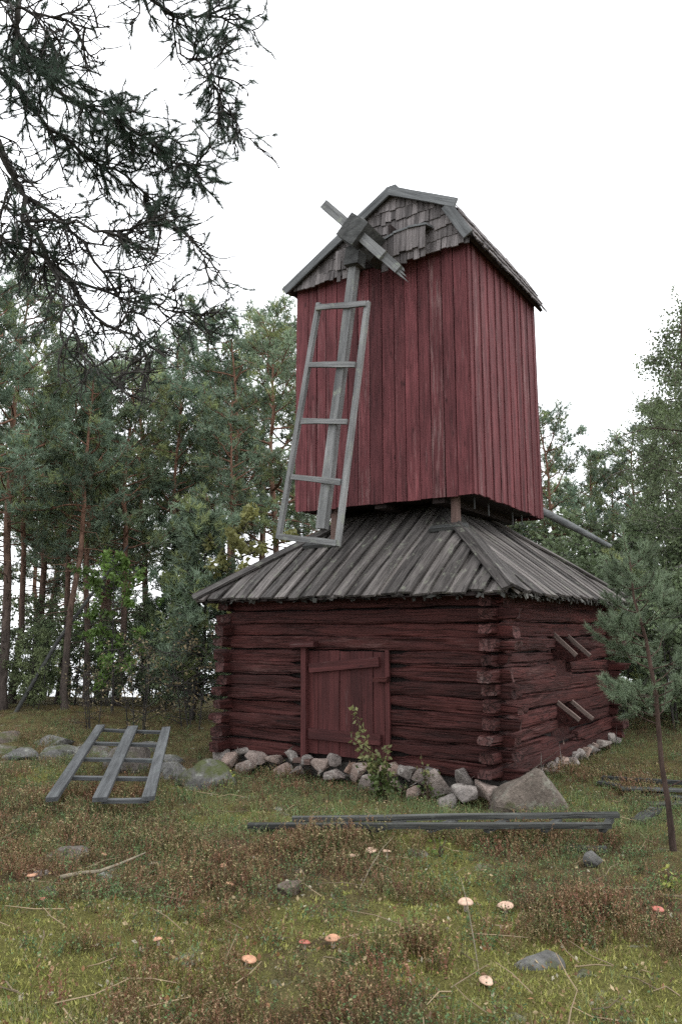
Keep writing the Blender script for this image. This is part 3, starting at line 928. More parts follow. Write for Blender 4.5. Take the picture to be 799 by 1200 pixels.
# shingled hood round the shaft opening
hood_pts = [(-1.12, 7.30), (-0.95, 7.36), (-0.72, 7.38), (-0.44, 7.36)]
hb = MB()
for (ua, za), (ub_, zb) in zip(hood_pts, hood_pts[1:]):
    A = [gab(ua, za, 0.36), gab(ub_, zb, 0.34), gab(ub_, zb + 0.06, 0.06), gab(ua, za + 0.06, 0.06)]
    P = A + [x - UP * 0.03 for x in A]
    hb.add(P, [(0, 1, 2, 3), (7, 6, 5, 4), (0, 4, 5, 1), (1, 5, 6, 2), (2, 6, 7, 3), (3, 7, 4, 0)])
hood = wpart('shaft_hood', hb.mesh('shaft_hood'), M_barge, mill)
for row in range(2):
    u = -1.11
    while u < -0.44:
        zt = float(np.interp(u, [q[0] for q in hood_pts], [q[1] for q in hood_pts]))
        put_shingle(gab(u, zt - 0.02 - (1 - row) * 0.15 + rw.normal(0, 0.01), 0.29 + 0.025 * row + rw.uniform(0, 0.01)), -UP + MF * 0.04, MF, hood)
        u += 0.10
for row in range(2):
    for u in (-1.90, -1.80, -1.70):
        put_shingle(gab(u, 7.34 - (1 - row) * 0.15 + rw.normal(0, 0.01), 0.27 + 0.025 * row), -UP + MF * 0.04, MF, hood)
for u, z in ((-1.68, 7.30), (-1.04, 7.30)):                     # cheeks of the opening
    ck = MB(); ck.box(frame(gab(u, z, 0.0), -ml, UP), (-0.02, -0.30, -0.20), (0.02, 0.02, 0.22))
    link('cheek_board', ck.mesh('cheek_board'), M_dark, hood)
# barge boards
def barge(ua, za, ub_, zb, W, out, s, ext=0.0):
    p, q = gab(ua, za, out), gab(ub_, zb, out)
    d = nrm(q - p)
    link('barge_board', plank(np.linalg.norm(q - p) + ext, W, 0.035, s, 3, 0.003, 0.006), M_barge, mroof, frame(p, d, MF))
barge(-2.99, 7.01, -1.10, 8.13, 0.13, 0.165, 701)
barge(-1.10, 8.13, -0.10, 7.63, 0.13, 0.170, 702, 0.06)
barge(-0.20, 7.62, 0.12, 7.08, 0.15, 0.166, 703)
link('ridge_board', plank(3.1, 0.16, 0.03, 704), M_barge, mroof, frame(gab(-1.10, 8.19, 0.14), mr, UP))

# windshaft, stocks and the one sail frame that still hangs
tl = RAD(5)
sh_d = nrm(MF * math.cos(tl) + UP * math.sin(tl))               # shaft points outwards and slightly up
e2 = nrm(np.cross(sh_d, UP)); e2 = e2 if e2 @ ml < 0 else -e2   # to the right
e1 = np.cross(e2, sh_d); e1 = e1 if e1[2] > 0 else -e1
HUB = V3(0.149, 10.2, 7.297)
def sail(rt, upv, back):
    return HUB + e2 * rt + e1 * upv - sh_d * back
ang = RAD(45 - 3)
sb = MB()
sb.box(frame(sail(0, 0, 0.50), sh_d, e1 * math.cos(ang) + e2 * math.sin(ang)), (0, -0.185, -0.185), (0.50, 0.185, 0.185))
pollo = wpart('poll_end', sb.mesh('poll_end'), M_darkgrey, mill)
sb = MB(); sb.tube([sail(0, 0, 0.45), sail(0, 0, 2.2)], [0.20, 0.20], 10)
wpart('windshaft', sb.mesh('windshaft', True), M_darkgrey, mill)
def stock(p, q, W, T, s, mat, ext=0.0, par=None):
    d = nrm(q - p)
    o_ = plank(np.linalg.norm(q - p) + ext, W, T, s, 4, 0.004, 0.02)
    return (p, d, o_)
p, q = sail(-0.56, 0.62, 0.13), sail(0.47, -0.51, 0.13)
wpart('stock', plank(np.linalg.norm(q - p), 0.14, 0.12, 710, 4, 0.003, 0.01), M_sail, mill, frame(p - sh_d * 0.06, q - p, sh_d))
p, q = sail(0.44, -0.48, 0.16), sail(0.70, -0.765, 0.16)
wpart('stock', plank(np.linalg.norm(q - p), 0.125, 0.10, 711, 4, 0.003, 0.01), M_sail, mill, frame(p - sh_d * 0.05, q - p, sh_d))
# splintered broken end
p = sail(0.69, -0.755, 0.17); d = nrm(sail(1, -1.09, 0.17) - sail(0, 0, 0.17)); ac = np.cross(sh_d, d)
bs = MB()
for k in range(3):
    y0, y1 = -0.055 + k * 0.037, -0.018 + k * 0.037
    ln = [0.26, 0.17, 0.08][k]
    A = [p + ac * y0 - sh_d * 0.04, p + ac * y1 - sh_d * 0.04, p + ac * y1 + sh_d * 0.03, p + ac * y0 + sh_d * 0.03]
    tip = p + d * ln + ac * (y0 + 0.015)
    bs.add(A + [tip], [(0, 1, 4), (1, 2, 4), (2, 3, 4), (3, 0, 4)])
wpart('splintered_end', bs.mesh('splintered_end'), M_sail, mill)

p, q = sail(-0.055, 0.30, 0.30), sail(-0.43, -4.20, 0.30)
spar_d = nrm(q - p)
wpart('spar', plank(np.linalg.norm(q - p), 0.135, 0.11, 712, 6, 0.004, 0.02), M_sail, mill, frame(p - sh_d * 0.05, q - p, sh_d))
cb = MB(); cb.box(frame(sail(-0.075, -0.18, 0.22), spar_d, sh_d), (-0.02, -0.115, -0.14), (0.26, 0.115, 0.06))
wpart('clamp_block', cb.mesh('clamp_block'), M_darkgrey, mill)
SF = [((-0.675, -0.90), (-1.105, -4.29)), ((0.145, -1.06), (-0.14, -4.45))]
frm = MB(); frm.box(frame(sail(-0.05, -0.24, 0.34), spar_d, sh_d), (0, -0.05, -0.02), (0.05, 0.05, 0.02))
sf = wpart('sail_frame', frm.mesh('wedge'), M_sail, mill)
sf['label'] = 'grey ladder-like sail frame hanging on the spar'
for i, (pa, pb_) in enumerate(SF):
    p, q = sail(*pa, 0.30), sail(*pb_, 0.28)
    link('stile', plank(np.linalg.norm(q - p) + 0.04, 0.07, 0.065, 720 + i, 5, 0.003, 0.008), M_sail, sf, frame(p - nrm(q - p) * 0.03, q - p, sh_d))
for i, (ya, yb, t_) in enumerate((((-0.69, -0.955), (0.15, -1.095), 0), ((-0.735, -1.83), (0.02, -1.97), 0), ((-0.81, -2.655), (-0.055, -2.78), 0), ((-0.92, -3.45), (-0.12, -3.61), 0), ((-1.10, -4.27), (-0.14, -4.42), 0))):
    p, q = sail(*ya, 0.235), sail(*yb, 0.235)
    link('rung', plank(np.linalg.norm(q - p), 0.075, 0.04, 730 + i, 3, 0.003, 0.004), M_sail, sf, frame(p, q - p, sh_d))

# tail pole
tb = MB()
tb.tube([V3(2.2, 13.2, 4.38), V3(3.05, 13.47, 4.02), V3(4.0, 13.75, 3.60), V3(4.8, 14.0, 3.24)], [0.085, 0.08, 0.07, 0.045], 8)
wpart('tail_pole', tb.mesh('tail_pole', True), M_barge, mill)

# ------------------------------------------------------------------ loose sail frames and planks on the ground
def ladder(name, label, corners, n_r, mat, skip=None, mid=True, rw_=0.13, group=None):
    """corners: near-left, near-right, far-left, far-right in the world; rails run near to far"""
    nl, nr, fl, fr = [np.asarray(c, float) for c in corners]
    base = (nl + nr) / 2
    t_ = thing(name, (base[0], base[1], gz(base[0], base[1])), label, 'sail frame', group)
    nor = nrm(np.cross(nr - nl, fl - nl)); nor = nor if nor[2] > 0 else -nor
    rails = [(nl, fl), (nr, fr)] + ([(nl * 0.5 + nr * 0.5, fl * 0.5 + fr * 0.5)] if mid else [])
    for i, (p, q) in enumerate(rails):
        wpart('rail', plank(np.linalg.norm(q - p) + 0.06, rw_ * (1.15 if i == 2 else 1), 0.04, 740 + i + len(name), 4, 0.003, 0.01), mat, t_, frame(p - nrm(q - p) * 0.03 + nor * (0.045 if i < 2 else 0.041), q - p, nor))
    for k in range(n_r):
        f = k / (n_r - 1) * 0.97 + 0.015
        p, q = nl + (fl - nl) * f, nr + (fr - nr) * f
        if skip and k in skip:
            p = p * 0.5 + q * 0.5
        wpart('rung', plank(np.linalg.norm(q - p), 0.06, 0.035, 760 + k, 2, 0.003, 0.006), mat, t_, frame(p + nor * 0.008, q - p, nor))
    return t_
M_sailground = wood('blue_grey_sail_timber', (0.050, 0.053, 0.055), (0.118, 0.124, 0.127), grain=16, vary=0.2, lichen=(0.10, 0.115, 0.11))
ladder('detached_sail_frame', 'grey ladder-like sail frame propped on rocks among brown heather', [(-2.72, 7.82, 0.13), (-1.80, 7.76, 0.15), (-3.30, 11.21, 0.40), (-2.30, 10.76, 0.42)], 5, M_sailground, skip=[0], rw_=0.115)
ladder('detached_sail_frame', 'long sail frame lying flat on the grass before the foundation', [(2.26, 7.08, 0.06), (2.42, 7.34, 0.09), (-0.77, 7.12, 0.05), (-0.40, 7.36, 0.05)], 7, M_wet, mid=False, rw_=0.055)
def loose_plank(label, p, q, W, T, s, mat=M_wet, group=None, name='plank', up=(0, 0, 1)):
    p, q = np.array([p[0], p[1], gz(p[0], p[1]) + p[2]]), np.array([q[0], q[1], gz(q[0], q[1]) + q[2]])
    o = link(name, plank(np.linalg.norm(q - p), W, T, s, 5, 0.006, 0.03), mat, None, frame(p, q - p, up))
    return tag(o, label, 'plank', group)
loose_plank('short grey board under the end of the flat sail frame', (1.50, 7.10, 0.01), (2.30, 7.12, 0.02), 0.10, 0.03, 771)
loose_plank('pale split board lying loosely across the rubble of planks by the young pine', (3.12, 9.28, 0.06), (4.7, 9.02, 0.08), 0.13, 0.022, 772, M_darkgrey)
loose_plank('narrow dark batten, hindmost of the planks by the young pine', (3.10, 9.72, 0.07), (4.9, 8.95, 0.10), 0.06, 0.04, 773)
loose_plank('broad grey board, foremost of the planks by the young pine', (3.30, 8.78, 0.01), (4.7, 8.70, 0.05), 0.17, 0.03, 774, M_darkgrey)
loose_plank('broken board end lying under the planks by the young pine', (3.0, 9.62, 0.03), (3.75, 9.05, 0.02), 0.14, 0.025, 775)
loose_plank('grey board half sunk in grass on the slope below the planks', (2.85, 8.0, 0.02), (3.2, 8.45, 0.03), 0.12, 0.03, 776)

# ------------------------------------------------------------------ rocks
def rock(name, x, y, dz, sx, sy, sz, seed, mat, label, rz=0.0, cuts=9, tilt=0.0, group=None):
    o = link(name, rock_mesh(seed, sx, sy, sz, cuts, 4, 0.09), mat)
    o.location = (x, y, gz(x, y) + dz)
    o.rotation_euler = (tilt, 0, rz)
    return tag(o, label, 'rock', group)
o = link('boulder', hull_rock([(-.42,-.22,-.1),(.46,-.28,-.1),(.5,.3,-.1),(-.38,.32,-.1),(-.40,-.24,.14),(-.34,.15,.22),(-.02,-.14,.43),(.10,-.16,.48),(.14,.16,.42),(.36,-.24,.12),(.40,.2,.16)], 4), M_boulder)
o.location = (1.98, 8.82, gz(1.98, 8.82))
tag(o, 'large angular granite boulder at the corner of the log base', 'rock')
rock('boulder', -1.62, 9.75, 0.05, 0.40, 0.32, 0.25, 36, M_lichenrock, 'big grey lichened boulder beside the left end of the foundation', 0.3, 9)
rock('rock', -2.10, 10.3, 0.0, 0.24, 0.24, 0.17, 33, M_lichenrock, 'pale rock under the right rail of the propped sail frame', 0.9)
rock('rock', -2.78, 10.75, 0.10, 0.32, 0.28, 0.27, 34, M_lichenrock, 'lichened rock that carries the raised end of the propped sail frame', 0.2)
rock('rock', -2.14, 6.50, 0.0, 0.20, 0.15, 0.11, 35, M_lichenrock, 'dark lichened rock poking out of heather near the fallen stick', 0.1)
rock('rock', 1.06, 4.60, -0.02, 0.15, 0.12, 0.075, 37, M_lichenrock, 'flat pale lichen-crusted stone in bright moss', 0.3)
rock('rock', 1.26, 4.50, -0.03, 0.09, 0.08, 0.06, 38, M_lichenrock, 'small pale stone touching the flat lichen-crusted one', 0.8)
rock('rock', 1.92, 4.42, 0.0, 0.15, 0.16, 0.11, 39, M_boulder, 'dark angular stone in the moss, apart from the pale ones', 0.5)
rock('rock', 1.99, 6.62, 0.05, 0.09, 0.07, 0.07, 40, M_lichenrock, 'small grey-green stone alone in the scrub before the young pine', 0.5)
rock('rock', -0.33, 5.62, 0.02, 0.10, 0.06, 0.055, 41, M_boulder, 'smooth bluish stone half buried in the heather', 0.1)
rock('rock', 0.60, 6.85, -0.015, 0.12, 0.08, 0.05, 42, M_boulder, 'flat dark stone in front of the long sail frame', -0.3)
far_rocks = [(-4.65, 11.9, .34, .28, .22), (-4.15, 12.0, .40, .30, .26), (-3.75, 12.6, .42, .34, .30), (-3.45, 12.1, .26, .22, .18), (-5.2, 12.4, .36, .3, .22), (-4.6, 13.2, .34, .3, .24), (-3.2, 13.0, .4, .3, .26), (-2.5, 11.9, .28, .24, .20), (-5.6, 13.4, .5, .4, .3), (-4.95, 11.2, .22, .18, .12)]
for i, (x, y, sx, sy, sz) in enumerate(far_rocks):
    rock('rock', x, y, 0.0, sx, sy * 1.1, sz * 0.62, 50 + i, M_lichenrock, 'pale lichen-covered rock in the outcrop behind the propped sail frame', random.uniform(0, 3), group='rocks of the outcrop behind the sail frame')
for i, (x, y, s_) in enumerate([(-2.12, 5.95, .09), (-1.72, 6.05, .07), (-1.95, 5.62, .08), (-2.40, 5.72, .10), (-1.40, 6.35, .08)]):
    rock('rock', x, y, -0.01, s_, s_ * 0.8, s_ * 0.55, 70 + i, M_lichenrock, 'small whitish stone scattered in the moss round the fallen stick', random.uniform(0, 3), group='small stones round the fallen stick')

# fallen stick
sb = MB()
px_ = [(-1.93, 5.78), (-1.82, 5.86), (-1.70, 5.92), (-1.58, 6.06), (-1.46, 6.26)]
sb.tube([V3(x, y, gz(x, y) + 0.05 + 0.012 * i) for i, (x, y) in enumerate(px_)], [0.016, 0.015, 0.013, 0.009, 0.005], 7)
tag(link('fallen_stick', sb.mesh('fallen_stick', True), M_stick), 'bare crooked stick lying on the pale stones and moss', 'stick')

# ------------------------------------------------------------------ mushrooms
def mushroom(x, y, rad, h, capm, label, seed, group=None):
    r = np.random.default_rng(seed)
    z = gz(x, y)
    t_ = thing('mushroom', (x, y, z), label, 'mushroom', group)
    na = 20
    prof_ = [(0.0, 0.20), (0.35, 0.23), (0.62, 0.21), (0.85, 0.12), (1.0, -0.02), (0.96, -0.09), (0.6, -0.04), (0.2, 0.0)]
    V = []
    wob = 1 + 0.10 * np.interp(np.arange(na), np.arange(0, na + 1, 4), np.append(*[(w := r.normal(0, 1, 5)), w[0]]))
    for (pr, pz) in prof_:
        for k in range(na):
            th = 2 * math.pi * k / na
            V.append((pr * rad * wob[k] * math.cos(th), pr * rad * wob[k] * math.sin(th), pz * rad * (1 - 0.5 * 0) + h + 0.05 * rad * math.sin(2 * th + seed) * pr))
    F = [(i * na + k, (i + 1) * na + k, (i + 1) * na + (k + 1) % na, i * na + (k + 1) % na) for i in range(len(prof_) - 1) for k in range(na)]
    cap = link('cap', mesh_np('cap', np.array(V), None, np.array(F), None, True), capm, t_)
    cap.rotation_euler = (r.normal(0.05, 0.12), r.normal(0, 0.15), 0)
    sm = MB(); sm.tube([V3(0, 0, -0.05), V3(0.003, 0, h * 0.5), V3(0, 0, h + 0.1 * rad)], [rad * 0.28, rad * 0.24, rad * 0.27], 9)
    link('stem', sm.mesh('stem', True), M_stem, t_)
    return t_
mush = [
 (0.10, 6.50, 0.070, 0.13, M_cappink, 'broad pinkish mushroom in brown heather, leftmost of the touching trio'),
 (0.24, 6.63, 0.068, 0.15, M_cappink, 'broad pale mushroom in brown heather, middle one of the touching trio'),
 (0.36, 6.66, 0.055, 0.15, M_cappink, 'ragged pale mushroom with dark bites, beside two broad pink ones'),
 (0.80, 5.46, 0.075, 0.13, M_cappink, 'single smooth domed pale pink mushroom above a long dry straw'),
 (1.06, 5.46, 0.070, 0.12, M_cappink, 'flat torn pale pink mushroom in green scrub'),
 (1.98, 5.32, 0.060, 0.11, M_capred, 'reddish mushroom with pale rim at the edge of the green moss'),
 (1.70, 5.25, 0.030, 0.09, M_capred, 'tiny bright red mushroom in heather'),
 (-1.00, 4.66, 0.045, 0.09, M_cap, 'small flat orange mushroom alone in mossy grass'),
 (-0.20, 4.62, 0.045, 0.08, M_capred, 'orange-red broken mushroom next to a broader pale orange one'),
 (-0.045, 4.64, 0.060, 0.10, M_cap, 'broad pale orange mushroom next to a broken red one'),
 (-0.48, 4.42, 0.060, 0.06, M_cap, 'collapsed beige mushroom lying flat in the moss'),
 (-2.13, 5.82, 0.055, 0.09, M_cap, 'pale orange mushroom among whitish stones by the stick'),
 (-1.85, 5.26, 0.035, 0.07, M_capred, 'small brick-red mushroom in bright moss'),
 (-1.82, 6.42, 0.035, 0.09, M_cap, 'little pale mushroom by the dark lichened rock'),
 (-0.84, 6.05, 0.035, 0.12, M_cap, 'little orange mushroom high in brown heather'),
 (-0.76, 5.68, 0.045, 0.08, M_cap, 'withered orange mushroom low in brown heather'),
 (0.72, 4.27, 0.05, 0.05, M_cappink, 'pale mushroom at the foot of the long dry straw'),
]
for i, (x, y, r_, h, mt, lab) in enumerate(mush):
    mushroom(x, y, r_ * 0.70, h * 0.48, mt, lab, 40 + i)
# long dry straws
for (p, q, lab) in (((0.70, 4.35), (0.74, 5.2), 'long pale dry straw leaning under the domed mushroom'), ((0.12, 5.6), (0.40, 6.3), 'pale dry straw slanting over brown heather by the mushroom trio')):
    sb = MB()
    a_, b_ = V3(*p, gz(*p) + 0.02), V3(*q, gz(*q) + 0.26)
    sb.tube([a_ + (b_ - a_) * f + UP * 0.05 * math.sin(f * 3) for f in (0, .3, .6, 1)], [0.003, 0.003, 0.0025, 0.0015], 4)
    tag(link('dry_straw', sb.mesh('dry_straw'), M_stick), lab, 'straw')

# ------------------------------------------------------------------ trees
def tufts(mb, P, D, size, width, k, spread, cols, r, curve=0.0):
    """a fan of k needles at every point P along direction D"""
    N = len(P)
    if N == 0: return
    P = np.repeat(P, k, 0); D = np.repeat(nrm(D), k, 0)
    size = np.repeat(np.broadcast_to(size, (N,)), k) * r.uniform(0.7, 1.15, N * k)
    R = nrm(r.normal(0, 1, (N * k, 3)))
    perp = nrm(np.cross(D, R))
    th = np.abs(r.normal(0, spread, N * k))
    d = D * np.cos(th)[:, None] + perp * np.sin(th)[:, None]
    w = nrm(np.cross(d, r.normal(0, 1, (N * k, 3)))) * (width / 2)
    start = P - D * (size * r.uniform(0, 0.5, N * k))[:, None]
    tip = start + d * size[:, None]
    V = np.stack([start - w, start + w, tip], 1).reshape(-1, 3)
    F = np.arange(N * k * 3).reshape(-1, 3)
    C = np.repeat(np.repeat(cols, k, 0) * r.uniform(0.75, 1.25, (N * k, 1)), 3, 0)
    mb.add(V, F, C)

def leaves(mb, P, size, cols, r, droop=0.3):
    N = len(P)
    a_ = nrm(r.normal(0, 1, (N, 3)) - V3(0, 0, droop))
    b_ = nrm(np.cross(a_, r.normal(0, 1, (N, 3))))
    n_ = np.cross(a_, b_)
    s_ = (np.broadcast_to(size, (N,)) * r.uniform(0.7, 1.3, N))[:, None]
    A, B, C_, D_ = P, P + a_ * s_ * 0.5 + b_ * s_ * 0.32 + n_ * s_ * 0.08, P + a_ * s_, P + a_ * s_ * 0.5 - b_ * s_ * 0.32 + n_ * s_ * 0.08
    V = np.stack([A, B, C_, D_], 1).reshape(-1, 3)
    i = np.arange(N)[:, None] * 4
    F = np.concatenate([i + np.array([[0, 1, 2]]), i + np.array([[0, 2, 3]])])
    mb.add(V, F, np.repeat(cols, 4, 0))

NEEDLE = V3(0.175, 0.238, 0.170)
def pine_proto(seed, H=10.0, crown0=0.42, spread=1.9, nb=34, lean=0.0, open_=1.0, tuft_n=1.0):
    r = np.random.default_rng(seed)
    tk, cr = MB(), MB()
    zs = np.linspace(-0.3, H * 0.97, 14)
    wob = np.cumsum(r.normal(0, 0.045, (14, 2)), 0)
    tp = np.stack([wob[:, 0] + lean * np.clip(zs / H, 0, 1) ** 1.5 * H, wob[:, 1], zs], -1)
    rad = np.interp(zs / H, [-0.03, 0.0, 0.05, 0.5, 0.97], [0.15, 0.125, 0.100, 0.068, 0.016]) * H / 10
    tk.tube(tp, rad, 9)
    at = lambda z: np.array([np.interp(z, zs, tp[:, i]) for i in range(3)])
    PP, DD, CC = [], [], []
    # dead lower twigs
    for q in range(26):
        z = H * r.uniform(0.10, crown0 + 0.1); az = r.uniform(0, 6.28)
        p = at(z); L_ = r.uniform(0.3, 1.1)
        d = V3(math.cos(az), math.sin(az), r.uniform(-0.3, 0.3))
        tk.tube([p, p + d * L_ * 0.5 + r.normal(0, 0.05, 3), p + d * L_ + r.normal(0, 0.12, 3)], [0.018, 0.011, 0.004], 4)
    for q in range(nb):
        f = (q + r.uniform(0, 1)) / nb
        z = H * (crown0 + (0.985 - crown0) * f)
        shape = math.sin(math.pi * min(1, (0.18 + 0.82 * (1 - f)) * 0.62 + 0.05)) ** 0.8 if f > 0.15 else 0.65 + f * 2
        L_ = spread * max(0.22, shape) * r.uniform(0.55, 1.15) * (1.0 - 0.35 * f)
        az = q * 2.4 + r.normal(0, 0.5)
        rise = r.uniform(-0.15, 0.35) + 0.5 * f
        p0 = at(min(z, H * 0.96))
        d = nrm(V3(math.cos(az), math.sin(az), rise))
        n = 7
        pts = [p0]
        dd = d.copy()
        for i in range(n):
            dd = nrm(dd + r.normal(0, 0.17, 3) + V3(0, 0, 0.05))
            pts.append(pts[-1] + dd * L_ / n)
        pts = np.array(pts)
        br = (0.012 + 0.022 * L_ / 2) * np.linspace(1, 0.25, n + 1)
        tk.tube(pts, br, 5, cap=False)
        tone = r.uniform(0.7, 1.3)
        nsub = int((4 + 6 * L_) * open_)
        for k in range(nsub):
            u = r.uniform(0.30, 1.0) ** 0.8
            b0 = np.array([np.interp(u * n, np.arange(n + 1), pts[:, i]) for i in range(3)])
            sd_ = nrm(d * 0.6 + r.normal(0, 0.75, 3) * V3(1, 1, 0.55) + V3(0, 0, 0.30))
            sl = r.uniform(0.22, 0.60) * (0.5 + 0.4 * spread / 2)
            e_ = b0 + sd_ * sl
            tk.tube([b0, (b0 + e_) / 2 + r.normal(0, 0.03, 3), e_], [0.010, 0.007, 0.004], 3, cap=False)
            m_ = int(r.integers(6, 11) * tuft_n)
            fs = r.uniform(0.25, 1.05, m_)[:, None]
            pp = b0 + (e_ - b0) * fs + r.normal(0, 0.075, (m_, 3))
            PP.append(pp)
            DD.append(nrm(sd_ * 0.7 + r.normal(0, 0.5, (m_, 3)) + V3(0, 0, 0.35)))
            t2 = tone * r.uniform(0.75, 1.25)
            CC.append(np.tile(NEEDLE * t2 * (V3(1.25, 1.10, 0.72) if r.random() < 0.25 else V3(1, 1, 1)), (m_, 1)))
    P, D, C = np.concatenate(PP), np.concatenate(DD), np.concatenate(CC)
    tufts(cr, P, D, r.uniform(0.12, 0.20, len(P)), 0.020, 9, 0.65, C, r)
    return tk.mesh('pine_trunk', True), cr.mesh('pine_crown')

PROTO = {
 'A': pine_proto(11, 10, 0.40, 2.0, 36),
 'B': pine_proto(12, 10, 0.46, 1.8, 34, 0.03),
 'C': pine_proto(13, 10, 0.38, 2.2, 34, -0.05),
 'D': pine_proto(14, 10, 0.50, 2.0, 30, 0.02),
 'E': pine_proto(15, 10, 0.34, 2.5, 34, 0.06, 0.9),
}
def tree(name, proto, x, y, top, label, group, rz=None, barkm=None, leafm=None, H=10.0):
    z = float(ground_z(x, y))
    t_ = thing(name, (x, y, z), label, 'tree', group, random.uniform(0, 6.28) if rz is None else rz, (top - z) / H)
    link('trunk', proto[0], barkm or M_pinebark, t_)
    link('crown', proto[1], leafm or M_needle, t_)
    return t_
LAKEPINE = {(-7.47, 18.0): 'tallest lakeside pine with long bare rusty trunk by the leaning dead trunk',
 (-5.93, 17.6): 'lakeside pine whose bare trunk stands just behind the leaning dead trunk',
 (-1.55, 20.0): 'pine with spreading limbs right behind the hanging sail frame',
 (-0.40, 26.0): 'pine glimpsed between the lower end of the hanging sail frame and the base roof',
 (-2.6, 18.6): 'pine rising behind the pale yellowing rowan'}
for (k, x, y, top) in [('A',-7.47,18.00,10.62), ('B',-8.01,21.00,9.87), ('C',-7.01,20.00,8.42), ('D',-5.93,17.60,7.93), ('A',-5.77,18.40,7.88), ('B',-7.11,16.00,9.20), ('C',-5.24,19.00,8.42), ('E',-5.62,23.00,10.10), ('A',-5.05,24.00,10.89), ('D',-4.65,26.00,12.52), ('C',-3.19,22.00,10.52), ('A',-2.62,25.00,12.41), ('E',-1.55,20.00,10.14), ('B',-1.41,27.00,12.52), ('D',-0.40,26.00,9.51), ('B',-7.85,19.50,8.71), ('D',-7.08,24.00,10.03), ('A',-9.95,27.00,11.39), ('C',-4.35,20.6,8.6), ('D',-2.6,18.6,7.6), ('B',-3.6,24.5,10.4), ('E',-10.4,23.5,8.0), ('C',-9.2,24.5,7.6), ('D',-11.5,30,9.6), ('A',-8.3,27.5,8.6), ('C',-8.8,33,8.8), ('E',-11.8,35,9.0), ('B',-10.0,20.2,7.4), ('E',-6.5,21.8,7.0)]:
    tree('pine_tree', PROTO[k], x, y, top, LAKEPINE.get((x, y), 'pine with reddish upper trunk in the lakeside wood left of the windmill'), 'pines in the lakeside wood')
for (k, x, y, top) in [('E',5.75,20.50,7.75), ('C',6.76,27.00,8.25), ('B',7.92,25.00,7.49), ('D',9.64,28.00,7.70), ('E',9.50,31.00,7.81), ('C',9.13,24.00,8.08), ('E',9.29,22.00,8.31), ('B',4.6,21.0,5.6), ('D',10.8,23.0,8.6), ('E',5.2,24.0,6.2)]:
    tree('pine_tree', PROTO[k], x, y, top, 'round-topped pine showing above the tail pole next to the mill house' if x == 5.75 else 'pine standing behind the windmill on the birch side', 'pines behind the birch')

def broadleaf(seed, H, R, z0, n_leaf, size, colr, nb=26, droop=0.5, trunk_r=0.07, hang=0.0, stems=1, pw=0.7):
    r = np.random.default_rng(seed)
    tk, cr = MB(), MB()
    PP, CC = [], []
    for s_ in range(stems):
        zs = np.linspace(-0.2, H * 0.97, 10)
        sx, sy = (r.normal(0, 0.12, 2) if stems > 1 else (0, 0))
        wob = np.cumsum(r.normal(0, 0.05 * H / 8, (10, 2)), 0)
        tp = np.stack([wob[:, 0] + sx * (1 + zs), wob[:, 1] + sy * (1 + zs), zs], -1)
        tk.tube(tp, trunk_r * np.interp(zs / H, [-0.03, 0.0, 1], [1.2, 1, 0.12]), 7)
        for q in range(nb // stems):
            f = (q + r.uniform(0, 1)) / (nb // stems)
            z = z0 + (H - z0) * f
            L_ = R * (math.sin(math.pi * (0.12 + 0.80 * f)) ** pw) * r.uniform(0.5, 1.15)
            az = q * 2.4 + r.normal(0, 0.4)
            p0 = np.array([np.interp(z, zs, tp[:, i]) for i in range(3)])
            d = nrm(V3(math.cos(az), math.sin(az), r.uniform(0.1, 0.8)))
            pts = [p0]; dd = d.copy()
            for i in range(6):
                dd = nrm(dd + r.normal(0, 0.15, 3) - V3(0, 0, hang * (0.1 + i * 0.12)))
                pts.append(pts[-1] + dd * L_ / 6)
            pts = np.array(pts)
            tk.tube(pts, np.linspace(0.018, 0.004, 7) * (H / 6) ** 0.5, 4, cap=False)
            m_ = max(3, int(n_leaf / nb))
            tone = r.uniform(0.65, 1.3)
            nt = max(2, int(m_ / 28))
            for k in range(nt):
                u = r.uniform(0.25, 1.0) * 6
                b0 = np.array([np.interp(u, np.arange(7), pts[:, i]) for i in range(3)])
                e_ = b0 + nrm(d * 0.5 + r.normal(0, 0.7, 3) - V3(0, 0, hang)) * r.uniform(0.2, 0.55) * (R / 1.6)
                tk.tube([b0, e_], [0.006, 0.003], 3, cap=False)
                mm = m_ // nt
                fs = r.uniform(0.1, 1.1, mm)[:, None]
                PP.append(b0 + (e_ - b0) * fs + r.normal(0, 0.05 * R / 1.5, (mm, 3)) - V3(0, 0, 1) * hang * r.uniform(0, 0.25, (mm, 1)))
                CC.append(np.tile(colr * tone * r.uniform(0.75, 1.25), (mm, 1)) * r.uniform(0.8, 1.2, (mm, 1)))
    P, C = np.concatenate(PP), np.concatenate(CC)
    leaves(cr, P, size, C, r, droop)
    return tk.mesh('trunk', True), cr.mesh('crown')

BIRCH = [broadleaf(21 + i, 9.0, 1.9, 0.6, 26000, 0.070, V3(0.195, 0.240, 0.130), 60, 0.6, 0.10, 0.55) for i in range(2)]
for i, (x, y, top, lab) in enumerate([(6.55, 14.8, 8.1, 'tall drooping birch with grey-green leaves behind the young pine'), (7.75, 15.4, 8.3, 'birch at the edge of the clearing, beyond the drooping one'), (7.6, 17.8, 7.2, 'leafy birch standing deep behind the tall drooping birch')]):
    tree('birch_tree', BIRCH[i % 2], x, y, top, lab, 'birches by the clearing', None, M_birchbark, M_leaf, 9.0)
SAP = broadleaf(25, 3.0, 0.9, 0.5, 2600, 0.085, V3(0.10, 0.17, 0.045), 24, 0.5, 0.03)
tree('sapling', SAP, -4.75, 16.9, 3.3, 'bright green broad-leaved sapling among the pine trunks', None, None, M_greybark, M_leaf, 3.0)
tree('sapling', SAP, -3.5, 18.4, 3.0, 'green sapling in the shade near the log base', None, None, M_greybark, M_leaf, 3.0)
